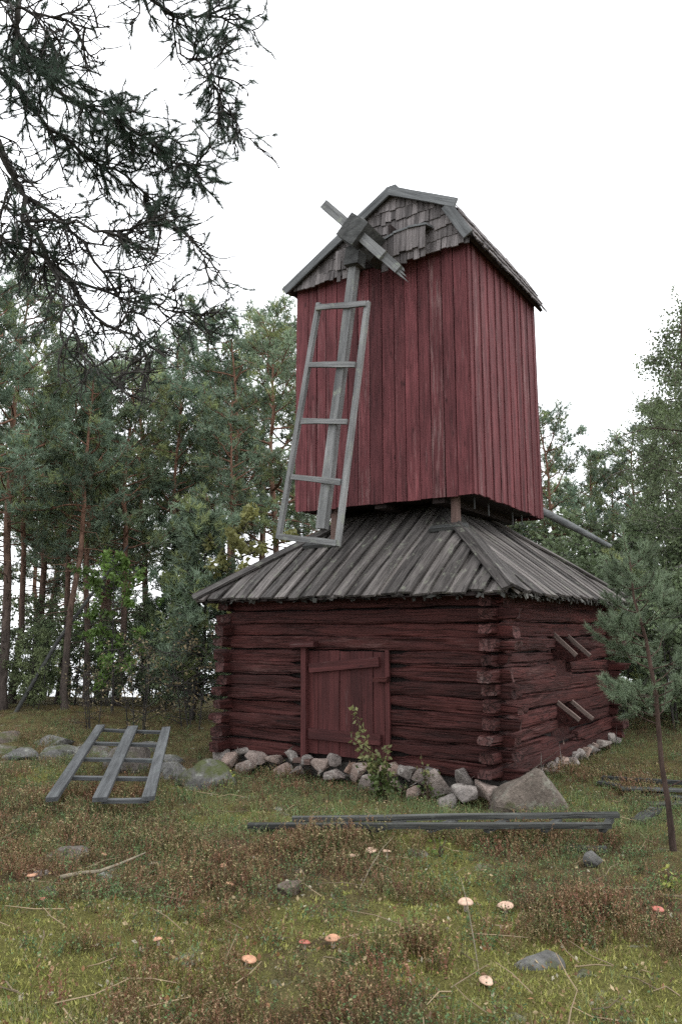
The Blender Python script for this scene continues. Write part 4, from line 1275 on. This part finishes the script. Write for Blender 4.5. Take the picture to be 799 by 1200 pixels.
ROWAN = broadleaf(26, 3.4, 1.0, 1.4, 1700, 0.10, V3(0.20, 0.21, 0.085), 22, 0.5, 0.03)
tree('rowan', ROWAN, -2.0, 15.6, 3.9, 'rowan with pale yellowing leaves rising behind the log base roof', None, None, M_greybark, M_leaf, 3.4)
BARE = broadleaf(27, 1.6, 0.9, 0.1, 420, 0.055, V3(0.22, 0.18, 0.11), 44, 0.3, 0.014, 0.0, 4)
for i, (x, y, top, lab) in enumerate([(-3.55, 14.4, 1.5, 'nearly bare shrub with few pale leaves behind the propped sail frame'), (-2.75, 15.2, 1.75, 'grey twiggy thicket shrub between the bare shrub and the log base'), (-4.6, 15.2, 1.1, 'low twiggy shrub at the edge of the lakeside wood')]):
    tree('shrub', BARE, x, y, top, lab, None, None, M_greybark, M_leaf, 1.6)
UNDER = broadleaf(28, 2.2, 1.1, 0.2, 3600, 0.07, V3(0.145, 0.19, 0.10), 40, 0.4, 0.02, 0.2, 3)
for i, (x, y, top) in enumerate([(-2.3, 16.4, 2.3), (-3.2, 17.2, 1.9), (-6.6, 17.6, 1.3), (-1.6, 17.4, 2.6), (-5.3, 18.6, 1.6), (-8.2, 18.0, 1.5), (-0.9, 16.6, 2.2), (-7.4, 19.4, 1.8), (-6.1, 20.2, 2.0), (-4.7, 19.8, 2.2), (-9.4, 20.6, 1.9), (-3.9, 17.8, 1.6), (-5.4, 22.4, 2.2), (-8.3, 22.8, 2.0), (-8.9, 19.2, 2.3), (-7.0, 18.4, 1.7), (-6.3, 19.0, 2.2), (-7.9, 20.6, 2.5), (-10.4, 22.4, 2.5), (-9.0, 17.4, 1.6), (-5.0, 20.8, 2.5)]):
    tree('undergrowth_bush', UNDER, x, y, top, 'dark leafy bush under the pines of the lakeside wood', 'bushes under the lakeside pines', None, M_greybark, M_leaf, 2.2)
for i, (x, y, top) in enumerate([(5.6, 13.4, 2.6), (6.6, 13.2, 3.0), (5.0, 15.6, 3.0), (7.6, 13.6, 3.2), (5.3, 17.4, 3.6), (6.4, 16.0, 3.8), (8.4, 15.6, 3.6), (4.4, 18.0, 3.2), (7.4, 19, 4.4), (9.0, 18, 4.6), (5.6, 20, 4.4)]):
    tree('undergrowth_bush', UNDER, x, y, top, 'dark bush filling the edge of the wood under the birches', 'bushes under the birches', None, M_greybark, M_leaf, 2.2)
# small spruce-like young pines in the left wood
YOUNG = pine_proto(31, 4.0, 0.10, 1.0, 34, 0.0, 1.2)
tree('young_pine', YOUNG, -2.95, 16.2, 4.2, 'pale green slender young pine close behind the left eave of the base', None, None, M_greybark, M_needle, 4.0)
tree('young_pine', YOUNG, -4.0, 19.0, 4.6, 'young pine half hidden among the tall trunks by the lake', None, None, M_greybark, M_needle, 4.0)
tree('young_pine', YOUNG, 4.9, 14.2, 3.0, 'bushy young pine just behind the far corner of the log base', None, None, M_greybark, M_needle, 4.0)
# leaning dead trunk in the left wood
lt = MB(); lt.tube([V3(-6.9, 17.2, 0.0), V3(-6.2, 17.5, 1.5), V3(-5.4, 17.9, 2.9), V3(-4.9, 18.1, 3.7)], [0.045, 0.042, 0.034, 0.02], 7)
for q in range(8):
    f = 0.25 + q * 0.09; p = V3(-6.9, 17.2, 0.0) + (V3(-4.9, 18.1, 3.7) - V3(-6.9, 17.2, 0.0)) * f
    lt.tube([p, p + V3(rng.normal(0, .3), rng.normal(0, .3), -rng.uniform(0.1, 0.6))], [0.015, 0.004], 4)
tag(link('leaning_dead_trunk', lt.mesh('leaning_dead_trunk', True), M_darkgrey), 'grey dead trunk leaning across the pines by the lake', 'dead tree')

# ---- young pine at the right
def young_pine():
    r = np.random.default_rng(41)
    base = V3(2.82, 7.1, gz(2.82, 7.1))
    tp = np.array([(2.82, 7.1, base[2] - 0.1), (2.80, 7.1, 0.30), (2.765, 7.1, 0.62), (2.755, 7.1, 1.2), (2.70, 7.1, 1.68), (2.615, 7.1, 2.05), (2.60, 7.1, 2.45)])
    t_ = thing('young_pine', tuple(base), 'slim young pine with bluish needles and bare lower stem beside the log base', 'tree')
    tk, cr = MB(), MB()
    tk.tube(tp - base, [0.034, 0.025, 0.022, 0.020, 0.016, 0.011, 0.005], 8)
    PP, DD, CC = [], [], []
    def shoot(p, d, L_, dens):
        n = 5
        pts = [p]
        for i in range(n):
            d = nrm(d + r.normal(0, 0.10, 3) + V3(0, 0, 0.10))
            pts.append(pts[-1] + d * L_ / n)
        pts = np.array(pts)
        tk.tube(pts - base, np.linspace(0.005, 0.0022, n + 1) + L_ * 0.004, 4, cap=False)
        m_ = int(L_ * dens)
        u = r.uniform(0.15, 1.0, m_) * n
        PP.append(np.stack([np.interp(u, np.arange(n + 1), pts[:, i]) for i in range(3)], -1))
        DD.append(np.tile(d, (m_, 1)) + r.normal(0, 0.15, (m_, 3)))
        CC.append(np.tile(V3(0.165, 0.215, 0.135) * r.uniform(0.65, 1.35), (m_, 1)))
        return pts
    zt = [0.98, 1.02, 1.10, 1.18, 1.30, 1.42, 1.52, 1.60, 1.70, 1.80, 1.92, 2.02, 2.12, 2.22, 2.32]
    for z in zt:
        for q in range(3):
            az = r.uniform(0, 6.28)
            p0 = np.array([np.interp(z, tp[:, 2], tp[:, i]) for i in range(3)])
            L_ = np.interp(z, [0.95, 1.3, 1.8, 2.35], [0.55, 0.56, 0.42, 0.16]) * r.uniform(0.6, 1.1)
            if r.random() < (0.35 if z < 1.2 else 0.22): continue
            d = nrm(V3(math.cos(az), math.sin(az), r.uniform(-0.1, 0.45)))
            pts = shoot(p0, d, L_, 12)
            for k in range(6):
                u = r.uniform(1.8, 5) if k else 5
                b0 = np.array([np.interp(u, np.arange(6), pts[:, i]) for i in range(3)])
                shoot(b0, nrm(d + r.normal(0, 0.6, 3) + V3(0, 0, 0.3)), r.uniform(0.10, 0.22), 85)
    shoot(tp[-1] - V3(0, 0, 0.15), V3(0, 0, 1), 0.4, 60)
    # two bare twigs low on the stem
    for (z, az, L_) in ((0.42, 0.4, 0.30), (0.95, 3.0, 0.25), (1.25, 0.2, 0.5)):
        p0 = np.array([np.interp(z, tp[:, 2], tp[:, i]) for i in range(3)]) - base
        tk.tube([p0, p0 + V3(math.cos(az) * L_ * 0.5, 0, L_ * 0.2), p0 + V3(math.cos(az) * L_, 0.05, L_ * 0.6)], [0.007, 0.005, 0.002], 4)
    P, D, C = np.concatenate(PP) - base, np.concatenate(DD), np.concatenate(CC)
    tufts(cr, P, D, r.uniform(0.05, 0.075, len(P)), 0.0042, 15, 0.75, C, r)
    link('trunk', tk.mesh('trunk', True), M_pinebarkdark, t_)
    link('crown', cr.mesh('crown'), M_needle, t_)
M_pinebarkdark = bark_mat('young_pine_bark', (0.055, 0.038, 0.032), (0.075, 0.047, 0.037), 0, 2)
young_pine()

# ---- the old pine whose limbs hang in from the left
def old_pine():
    r = np.random.default_rng(51)
    bx, by = -3.9, 5.3
    base = V3(bx, by, gz(bx, by))
    t_ = thing('old_pine', tuple(base), 'old pine whose drooping twiggy limbs hang over the clearing', 'tree')
    tk, limb, cr = MB(), MB(), MB()
    zs = np.linspace(-0.3, 9.5, 12)
    tp = np.stack([bx + 0.06 * np.sin(zs), by + 0.05 * np.cos(zs * 0.8), zs + base[2]], -1)
    tk.tube(tp - base, np.interp(zs, [-0.3, 0, 1, 9.5], [0.30, 0.24, 0.19, 0.05]), 12)
    G = {
     'main': [(-3.9, 5.2, 5.0), (-3.4, 5.15, 5.45), (-2.87, 5.2, 5.57), (-2.53, 5.32, 5.34), (-2.43, 5.44, 5.07), (-2.32, 5.56, 4.68), (-2.1, 5.68, 4.39), (-1.82, 5.8, 4.1), (-1.35, 5.92, 3.91)],
     'second': [(-2.62, 5.4, 5.40), (-2.48, 5.62, 5.12), (-2.12, 5.74, 4.86), (-1.86, 5.86, 4.54), (-1.59, 5.98, 4.05), (-1.56, 6.1, 3.68)],
     'upper': [(-3.9, 5.3, 6.2), (-3.2, 5.1, 6.6), (-2.6, 5.0, 6.65), (-2.37, 5.0, 6.43), (-2.37, 5.12, 6.06), (-2.31, 5.24, 5.95), (-2.04, 5.36, 5.69), (-1.81, 5.48, 5.66), (-1.42, 5.6, 5.47), (-1.14, 5.72, 5.36)],
     'topleft': [(-3.85, 5.2, 6.0), (-3.2, 4.8, 6.0), (-2.5, 4.6, 5.95), (-2.23, 4.72, 5.96), (-2.02, 4.84, 5.96), (-1.82, 4.96, 6.0), (-1.68, 5.08, 6.1)],
     'topright': [(-3.85, 5.3, 7.2), (-3.0, 5.3, 7.5), (-2.2, 5.35, 7.4), (-1.75, 5.4, 7.06), (-1.51, 5.52, 6.71), (-1.28, 5.64, 6.62), (-1.06, 5.76, 6.8), (-0.84, 5.88, 6.77)],
     'hang': [(-1.32, 5.62, 6.63), (-1.3, 5.60, 6.33), (-1.13, 5.64, 6.23), (-1.03, 5.76, 6.13), (-0.97, 5.88, 5.91)],
     'mid': [(-2.35, 5.5, 4.80), (-2.11, 5.4, 4.78), (-1.76, 5.42, 4.64), (-1.52, 5.54, 4.76), (-1.36, 5.66, 4.91), (-1.17, 5.78, 4.8), (-1.05, 5.9, 4.64)],
     'mid2': [(-3.85, 5.4, 4.6), (-3.3, 5.6, 4.9), (-2.85, 5.7, 4.83), (-2.5, 5.82, 4.78), (-2.12, 5.94, 4.52), (-1.74, 6.06, 4.42), (-1.34, 6.18, 4.4), (-1.15, 6.3, 4.36)],
     'upper2': [(-3.85, 5.4, 6.0), (-3.3, 5.45, 6.3), (-2.94, 5.5, 6.23), (-2.65, 5.62, 6.1), (-2.33, 5.74, 5.74), (-2.01, 5.86, 5.55), (-1.69, 5.98, 5.4), (-1.6, 6.1, 5.24)],
     'low': [(-2.25, 5.62, 4.55), (-2.11, 5.6, 4.26), (-2.01, 5.62, 3.98), (-1.91, 5.64, 3.76), (-1.72, 5.76, 3.6), (-1.65, 5.88, 3.56)],
    }
    thick = {'main': 0.040, 'second': 0.022, 'upper': 0.036, 'topleft': 0.022, 'topright': 0.030, 'hang': 0.013, 'mid': 0.016, 'mid2': 0.026, 'upper2': 0.030, 'low': 0.014}
    green = {'main': 0.22, 'second': 0.18, 'upper': 1.0, 'topleft': 0.15, 'topright': 0.55, 'hang': 0.75, 'mid': 0.25, 'mid2': 0.45, 'upper2': 0.85, 'low': 0.12}
    nsub = {'main': 26, 'second': 22, 'upper': 48, 'topleft': 14, 'topright': 24, 'hang': 18, 'mid': 18, 'mid2': 30, 'upper2': 32, 'low': 14}
    PP, DD, CC = [], [], []
    def wig(p, d, L_, n, amp, g):
        pts = [p]
        for i in range(n):
            d = nrm(d + r.normal(0, amp, 3) + V3(0, 0, g))
            pts.append(pts[-1] + d * L_ / n)
        return np.array(pts), d
    for key, gpts in G.items():
        gp_ = np.array(gpts, float)
        u = np.linspace(0, len(gp_) - 1, len(gp_) * 3)
        pts = np.stack([np.interp(u, np.arange(len(gp_)), gp_[:, i]) for i in range(3)], -1)
        pts[1:-1] = (pts[:-2] + 2 * pts[1:-1] + pts[2:]) / 4
        pts[1:] += r.normal(0, 0.018, (len(pts) - 1, 3))
        limb.tube(pts - base, np.linspace(thick[key] * 0.85, thick[key] * 0.2, len(pts)), 6)
        for q in range(nsub[key]):
            f = r.uniform(0.30 if len(gp_) > 6 else 0.05, 1.0)
            uu = f * (len(pts) - 1); i0 = min(int(uu), len(pts) - 2)
            b0 = pts[i0] + (pts[i0 + 1] - pts[i0]) * (uu - i0)
            dl = nrm(pts[i0 + 1] - pts[i0])
            d = nrm(dl * 0.75 + r.normal(0, 0.55, 3) * V3(1, 0.9, 0.9) + V3(0.15, 0, -0.10))
            s1, d1 = wig(b0, d, r.uniform(0.28, 0.70) * (1 - 0.45 * f), 7, 0.20, -0.03)
            limb.tube(s1 - base, np.linspace(0.0095, 0.0048, 8), 4, cap=False)
            for k in range(8):
                v = r.uniform(1, 7); j0 = min(int(v), 6)
                b1 = s1[j0] + (s1[j0 + 1] - s1[j0]) * (v - j0)
                s2, d2 = wig(b1, nrm(d1 * 0.7 + r.normal(0, 0.6, 3)), r.uniform(0.10, 0.34), 5, 0.25, 0.0)
                limb.tube(s2 - base, np.linspace(0.0062, 0.0034, 6), 3, cap=False)
                if r.random() < green[key]:
                    m_ = 7
                    w = r.uniform(1.5, 5, m_)
                    PP.append(np.stack([np.interp(w, np.arange(6), s2[:, i]) for i in range(3)], -1))
                    DD.append(np.tile(d2, (m_, 1)) + r.normal(0, 0.2, (m_, 3)))
                    CC.append(np.tile(V3(0.075, 0.110, 0.080) * r.uniform(0.7, 1.3), (m_, 1)))
                else:                                            # cones and knobbly buds on bare twigs
                    for w in (2.5, 4.2, 5.0):
                        if r.random() < 0.18:
                            c_ = np.array([np.interp(w, np.arange(6), s2[:, i]) for i in range(3)])
                            dv = nrm(r.normal(0, 1, 3)) * 0.018
                            limb.tube([c_ - base - dv * 0.3, c_ - base + dv * 0.5, c_ - base + dv * 1.3], [0.004, 0.008, 0.003], 5)
    # some more limbs on the far side of the crown
    for q in range(14):
        z = r.uniform(5.5, 9.3); az = r.uniform(1.7, 4.9)
        p0 = V3(bx, by, z); d = V3(math.cos(az), math.sin(az), 0.2)
        s1, d1 = wig(p0, d, r.uniform(1.2, 2.4), 8, 0.18, 0.02)
        limb.tube(s1 - base, np.linspace(0.035, 0.008, 9), 5, cap=False)
        for k in range(14):
            v = r.uniform(2, 8); j0 = min(int(v), 7); b1 = s1[j0]
            s2, d2 = wig(b1, nrm(d1 + r.normal(0, 0.7, 3)), r.uniform(0.2, 0.5), 5, 0.2, 0.02)
            limb.tube(s2 - base, np.linspace(0.007, 0.003, 6), 3, cap=False)
            m_ = 8; w = r.uniform(1.5, 5, m_)
            PP.append(np.stack([np.interp(w, np.arange(6), s2[:, i]) for i in range(3)], -1))
            DD.append(np.tile(d2, (m_, 1)) + r.normal(0, 0.2, (m_, 3)))
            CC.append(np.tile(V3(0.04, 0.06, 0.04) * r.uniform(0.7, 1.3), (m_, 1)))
    P, D, C = np.concatenate(PP) - base, np.concatenate(DD), np.concatenate(CC)
    tufts(cr, P, D, r.uniform(0.045, 0.075, len(P)), 0.0028, 22, 0.85, C, r)
    link('trunk', tk.mesh('trunk', True), M_pinebark, t_)
    link('limbs', limb.mesh('limbs', True), M_greybark, t_)
    link('crown', cr.mesh('crown'), M_needle, t_)
old_pine()

# ---- leafy shrubs before the door
def door_shrub(name, x, y, H, n_st, n_leaf, size, label, seed, leanx=0.0, tint=(1, 1, 1)):
    r = np.random.default_rng(seed)
    base = V3(x, y, gz(x, y))
    t_ = thing(name, tuple(base), label, 'shrub')
    tk, cr = MB(), MB()
    PP, CC = [], []
    for s_ in range(n_st):
        h = H * (1.0 if s_ == 0 else r.uniform(0.35, 0.75))
        az = r.uniform(0, 6.28); ln = r.uniform(0.10, 0.35)
        pts = np.array([V3(math.cos(az) * ln * f ** 1.3 * h + leanx * f * h + r.normal(0, 0.01), math.sin(az) * ln * f * h * 0.6, h * f) for f in np.linspace(0, 1, 7)])
        pts[0][2] = -0.04
        tk.tube(pts, np.linspace(0.008, 0.002, 7), 4)
        m_ = int(n_leaf * h / H)
        u = r.uniform(1.0, 6.0, m_) 
        p = np.stack([np.interp(u, np.arange(7), pts[:, i]) for i in range(3)], -1)
        p += r.normal(0, 1, (m_, 3)) * (0.075 - 0.009 * u)[:, None]
        PP.append(p)
        base_c = np.where((u > 3.8)[:, None], V3(0.20, 0.20, 0.085), V3(0.085, 0.115, 0.038))
        CC.append(base_c * r.uniform(0.6, 1.5, (m_, 1)) * np.array(tint))
    leaves(cr, np.concatenate(PP), size, np.concatenate(CC), r, 0.1)
    link('stems', tk.mesh('stems', True), M_twigbark, t_)
    link('foliage', cr.mesh('foliage'), M_leaf, t_)
door_shrub('willow_shrub', 0.50, 9.22, 1.0, 16, 70, 0.058, 'leafy shrub with pale upper leaves before the plank door', 61, -0.16)
door_shrub('rowan_sprig', 0.98, 9.32, 0.55, 4, 18, 0.052, 'thin reddish sprig with few leaves right of the leafy shrub', 62, 0.10)
for i, (x, y, h, lab) in enumerate([(-1.30, 9.35, 0.20, 'low yellow-green plant against the stones below the sill'), (0.80, 6.75, 0.15, 'pale lime fern-like plant in the scrub right of the mushroom trio'), (2.30, 5.9, 0.16, 'small bright green herb at the scrub edge near the young pine')]):
    door_shrub('small_plant', x, y, h, 6, 12, 0.035, lab, 65 + i, 0, (1.3, 1.35, 0.8))

# ------------------------------------------------------------------ ground cover
def sprig_heather(r, pal):
    V, F, C = [], [], []
    n = 0
    for s_ in range(7):
        L_ = r.uniform(0.06, 0.15); az = r.uniform(0, 6.28); ln = r.uniform(0.05, 0.6)
        d = nrm(V3(math.cos(az) * ln, math.sin(az) * ln, 1))
        b0 = V3(r.normal(0, 0.03), r.normal(0, 0.03), 0)
        w = nrm(np.cross(d, r.normal(0, 1, 3))) * 0.0016
        V += [b0 - w, b0 + w, b0 + d * L_]; F.append((n, n + 1, n + 2)); C += [pal[0] * 0.6] * 3; n += 3
        for k in range(13):
            f = 0.25 + 0.75 * k / 13
            p = b0 + d * L_ * f
            a_ = nrm(d * 0.5 + r.normal(0, 0.8, 3)) * r.uniform(0.008, 0.017)
            b_ = nrm(np.cross(a_, r.normal(0, 1, 3))) * 0.0034
            c = pal[r.integers(0, len(pal) - 1)] if f < 0.72 or r.random() < 0.72 else pal[-1]
            V += [p - b_, p + b_, p + a_]; F.append((n, n + 1, n + 2)); C += [c * r.uniform(0.85, 1.15)] * 3; n += 3
    return np.array(V), np.array(F), np.array(C)

def sprig_berry(r, pal):
    V, F, C = [], [], []
    n = 0
    for s_ in range(6):
        L_ = r.uniform(0.05, 0.12); az = r.uniform(0, 6.28); ln = r.uniform(0.1, 0.7)
        d = nrm(V3(math.cos(az) * ln, math.sin(az) * ln, 1))
        b0 = V3(r.normal(0, 0.03), r.normal(0, 0.03), 0)
        w = nrm(np.cross(d, r.normal(0, 1, 3))) * 0.0015
        V += [b0 - w, b0 + w, b0 + d * L_]; F.append((n, n + 1, n + 2)); C += [V3(0.05, 0.04, 0.025)] * 3; n += 3
        for k in range(8):
            f = 0.3 + 0.7 * k / 8
            p = b0 + d * L_ * f
            a_ = nrm(d * 0.3 + r.normal(0, 0.8, 3)); s2 = r.uniform(0.010, 0.018)
            b_ = nrm(np.cross(a_, r.normal(0, 1, 3))) * s2 * 0.3
            c = pal[r.integers(0, len(pal))] * r.uniform(0.7, 1.3)
            V += [p, p + a_ * s2 * 0.5 + b_, p + a_ * s2, p + a_ * s2 * 0.5 - b_]
            F += [(n, n + 1, n + 2), (n, n + 2, n + 3)]; C += [c] * 4; n += 4
    return np.array(V), np.array(F), np.array(C)

def sprig_grass(r, pal):
    V, F, C = [], [], []
    n = 0
    for s_ in range(15):
        L_ = r.uniform(0.05, 0.14); az = r.uniform(0, 6.28); ln = r.uniform(0.2, 1.2)
        o_ = V3(math.cos(az), math.sin(az), 0)
        b0 = V3(r.normal(0, 0.03), r.normal(0, 0.03), 0)
        w = nrm(np.cross(o_, UP)) * r.uniform(0.0010, 0.0020)
        m_ = b0 + o_ * L_ * ln * 0.3 + UP * L_ * 0.6
        t_ = b0 + o_ * L_ * ln + UP * L_ * r.uniform(0.6, 0.95)
        c = pal[r.integers(0, len(pal))] * r.uniform(0.7, 1.3)
        V += [b0 - w, b0 + w, m_ + w * 0.8, m_ - w * 0.8, t_]
        F += [(n, n + 1, n + 2), (n, n + 2, n + 3), (n + 3, n + 2, n + 4)]
        C += [c] * 5; n += 5
    return np.array(V), np.array(F), np.array(C)

def sprig_moss(r, pal):
    V, F, C = [], [], []
    n = 0
    for s_ in range(12):
        d = nrm(V3(r.normal(0, 0.6), r.normal(0, 0.6), 1)) * r.uniform(0.015, 0.035)
        b0 = V3(r.normal(0, 0.022), r.normal(0, 0.022), -0.005)
        w = nrm(np.cross(d, r.normal(0, 1, 3))) * 0.005
        c = pal[r.integers(0, len(pal))] * r.uniform(0.7, 1.3)
        V += [b0 - w, b0 + w, b0 + d]; F.append((n, n + 1, n + 2)); C += [c] * 3; n += 3
    return np.array(V), np.array(F), np.array(C)

def scatter(mb, variants, X, Y, S, r, tint=None):
    n = len(X)
    Z = ground_z(X, Y) + moss_bumps(X, Y) - 0.008
    which = r.integers(0, len(variants), n)
    for vi, (V, F, C) in enumerate(variants):
        m_ = which == vi
        k = int(m_.sum())
        if k == 0: continue
        th = r.uniform(0, 6.28, k); s_ = S[m_]
        ct, st = np.cos(th), np.sin(th)
        lx, ly = r.normal(0, 0.15, k), r.normal(0, 0.15, k)
        x = (V[None, :, 0] * ct[:, None] - V[None, :, 1] * st[:, None] + V[None, :, 2] * lx[:, None]) * s_[:, None] + X[m_][:, None]
        y = (V[None, :, 0] * st[:, None] + V[None, :, 1] * ct[:, None] + V[None, :, 2] * ly[:, None]) * s_[:, None] + Y[m_][:, None]
        z = V[None, :, 2] * s_[:, None] + Z[m_][:, None]
        P = np.stack([x, y, z], -1).reshape(-1, 3)
        FF = (F[None] + (np.arange(k) * len(V))[:, None, None]).reshape(-1, 3)
        cc = C[None] * (r.uniform(0.75, 1.25, (k, 1, 1)) if tint is None else tint[m_][:, None, :])
        cc = cc * 1.9
        mb.add(P, FF, np.broadcast_to(cc, (k, len(V), 3)).reshape(-1, 3))

def candidates(n, r, y0=2.9, y1=17.0, p=1.0):
    """points in the clearing, thinning out with distance"""
    y = y0 + (y1 - y0) * r.random(n) ** p
    x = r.uniform(-1, 1, n) * (0.50 * y + 0.8)
    d = np.stack([x, y, y * 0], -1) - BC
    inside = (np.abs(d @ lb) < HB + 0.02) & (np.abs(d @ rb) < HB + 0.02)
    return x[~inside], y[~inside]
r = np.random.default_rng(91)
BROWN = [V3(0.090, 0.062, 0.036), V3(0.105, 0.060, 0.038), V3(0.075, 0.072, 0.034), V3(0.11, 0.082, 0.048), V3(0.19, 0.155, 0.10)]
RED = [V3(0.110, 0.058, 0.040), V3(0.095, 0.056, 0.038), V3(0.125, 0.066, 0.046), V3(0.20, 0.13, 0.095)]
OLIVE = [V3(0.060, 0.072, 0.030), V3(0.078, 0.082, 0.034), V3(0.070, 0.060, 0.032), V3(0.20, 0.18, 0.11)]
hv = [sprig_heather(r, p) for p in (BROWN, BROWN, OLIVE, RED, BROWN, OLIVE, BROWN)]
mb = MB()
x, y = candidates(20000, r, p=1.4); k = r.random(len(x)) < f_heather(x, y); x, y = x[k], y[k]
S = r.uniform(0.65, 1.2, len(x)) * (0.90 + 0.75 * np.clip(vnoise(x, y, 1.7, 21), -0.4, 1))
red = np.clip(0.5 + 1.3 * vnoise(x, y, 0.6, 23) + 0.9 * blob(x, y, -3.2, 8.6, 1.9, 2.2) + 0.7 * blob(x, y, -0.3, 6.2, 0.9, 0.7), 0, 1)[:, None]
tint = (V3(0.98, 1.06, 0.90) * (1 - red) + V3(1.14, 0.93, 0.86) * red) * r.uniform(0.75, 1.25, (len(x), 1))
scatter(mb, hv, x, y, S, r, tint)
tag(link('heather', mb.mesh('heather'), M_herb), 'brown and reddish heather scrub spread over the clearing', 'heather', kind='stuff')

GREEN = [V3(0.045, 0.080, 0.030), V3(0.055, 0.090, 0.036), V3(0.075, 0.095, 0.035), V3(0.040, 0.065, 0.030)]
MIXED = [V3(0.050, 0.080, 0.032), V3(0.085, 0.085, 0.035), V3(0.10, 0.060, 0.038), V3(0.13, 0.12, 0.06)]
bv = [sprig_berry(r, p) for p in (GREEN, GREEN, MIXED, GREEN, MIXED)]
mb = MB()
x, y = candidates(14000, r, p=1.4); k = r.random(len(x)) < np.clip(0.50 + 0.5 * vnoise(x, y, 1.0, 18), 0.08, 1) * (1 - 0.8 * f_moss(x, y) * (y < 5)); x, y = x[k], y[k]
scatter(mb, bv, x, y, r.uniform(0.7, 1.35, len(x)), r)
tag(link('berry_scrub', mb.mesh('berry_scrub'), M_herb), 'low green bilberry and lingonberry scrub between the heather', 'scrub', kind='stuff')

GR = [V3(0.060, 0.098, 0.034), V3(0.075, 0.11, 0.038), V3(0.10, 0.105, 0.045), V3(0.17, 0.15, 0.085)]
GR2 = [V3(0.060, 0.086, 0.036), V3(0.072, 0.100, 0.038), V3(0.095, 0.105, 0.048)]
gv = [sprig_grass(r, p) for p in (GR, GR2, GR2, GR, GR2)]
mb = MB()
x, y = candidates(13000, r, p=1.1); k = r.random(len(x)) < f_grass(x, y); x, y = x[k], y[k]
scatter(mb, gv, x, y, r.uniform(0.6, 1.2, len(x)), r)
tag(link('grass', mb.mesh('grass'), M_herb), 'thin green grass growing before the stone foundation', 'grass', kind='stuff')

MO = [V3(0.140, 0.148, 0.038), V3(0.108, 0.120, 0.032), V3(0.165, 0.160, 0.050), V3(0.085, 0.098, 0.028)]
LI = [V3(0.10, 0.115, 0.030), V3(0.12, 0.105, 0.045), V3(0.15, 0.16, 0.04)]
mv = [sprig_moss(r, p) for p in (MO, MO, LI, MO)]
mb = MB()
x, y = candidates(45000, r, y1=11.0, p=1.5); k = r.random(len(x)) < f_moss(x, y); x, y = x[k], y[k]
scatter(mb, mv, x, y, r.uniform(0.7, 1.4, len(x)), r)
tag(link('moss', mb.mesh('moss'), M_herb), 'bright yellow-green cushion moss between the scrub', 'moss', kind='stuff')

# fallen needles, leaves and bits of bark
mb = MB()
x, y = candidates(9000, r, y1=12.0, p=1.4)
z = ground_z(x, y) + moss_bumps(x, y) + r.uniform(0.0, 0.03, len(x))
pal = np.array([(0.24, 0.17, 0.10), (0.16, 0.10, 0.06), (0.34, 0.28, 0.18), (0.20, 0.11, 0.06), (0.30, 0.29, 0.24)])
leaves(mb, np.stack([x, y, z], -1), r.uniform(0.012, 0.035, len(x)), pal[r.integers(0, 5, len(x))] * r.uniform(0.7, 1.3, (len(x), 1)), r, 0.0)
for q in range(150):
    yy = r.uniform(3.2, 9); xx = r.uniform(-0.5, 0.5) * yy; a_ = r.uniform(0, 6.28); L_ = r.uniform(0.10, 0.35)
    p0, p1 = V3(xx, yy, gz(xx, yy) + 0.03), V3(xx + math.cos(a_) * L_, yy + math.sin(a_) * L_, gz(xx, yy) + r.uniform(0.03, 0.10))
    mb.tube([p0, (p0 + p1) / 2 + r.normal(0, 0.012, 3), p1], [0.004, 0.0035, 0.002], 4, V3(0.20, 0.16, 0.11) * r.uniform(0.5, 1.5))
tag(link('forest_litter', mb.mesh('forest_litter'), M_herb), 'fallen leaves, needles and twigs strewn over moss and scrub', 'litter', kind='stuff')
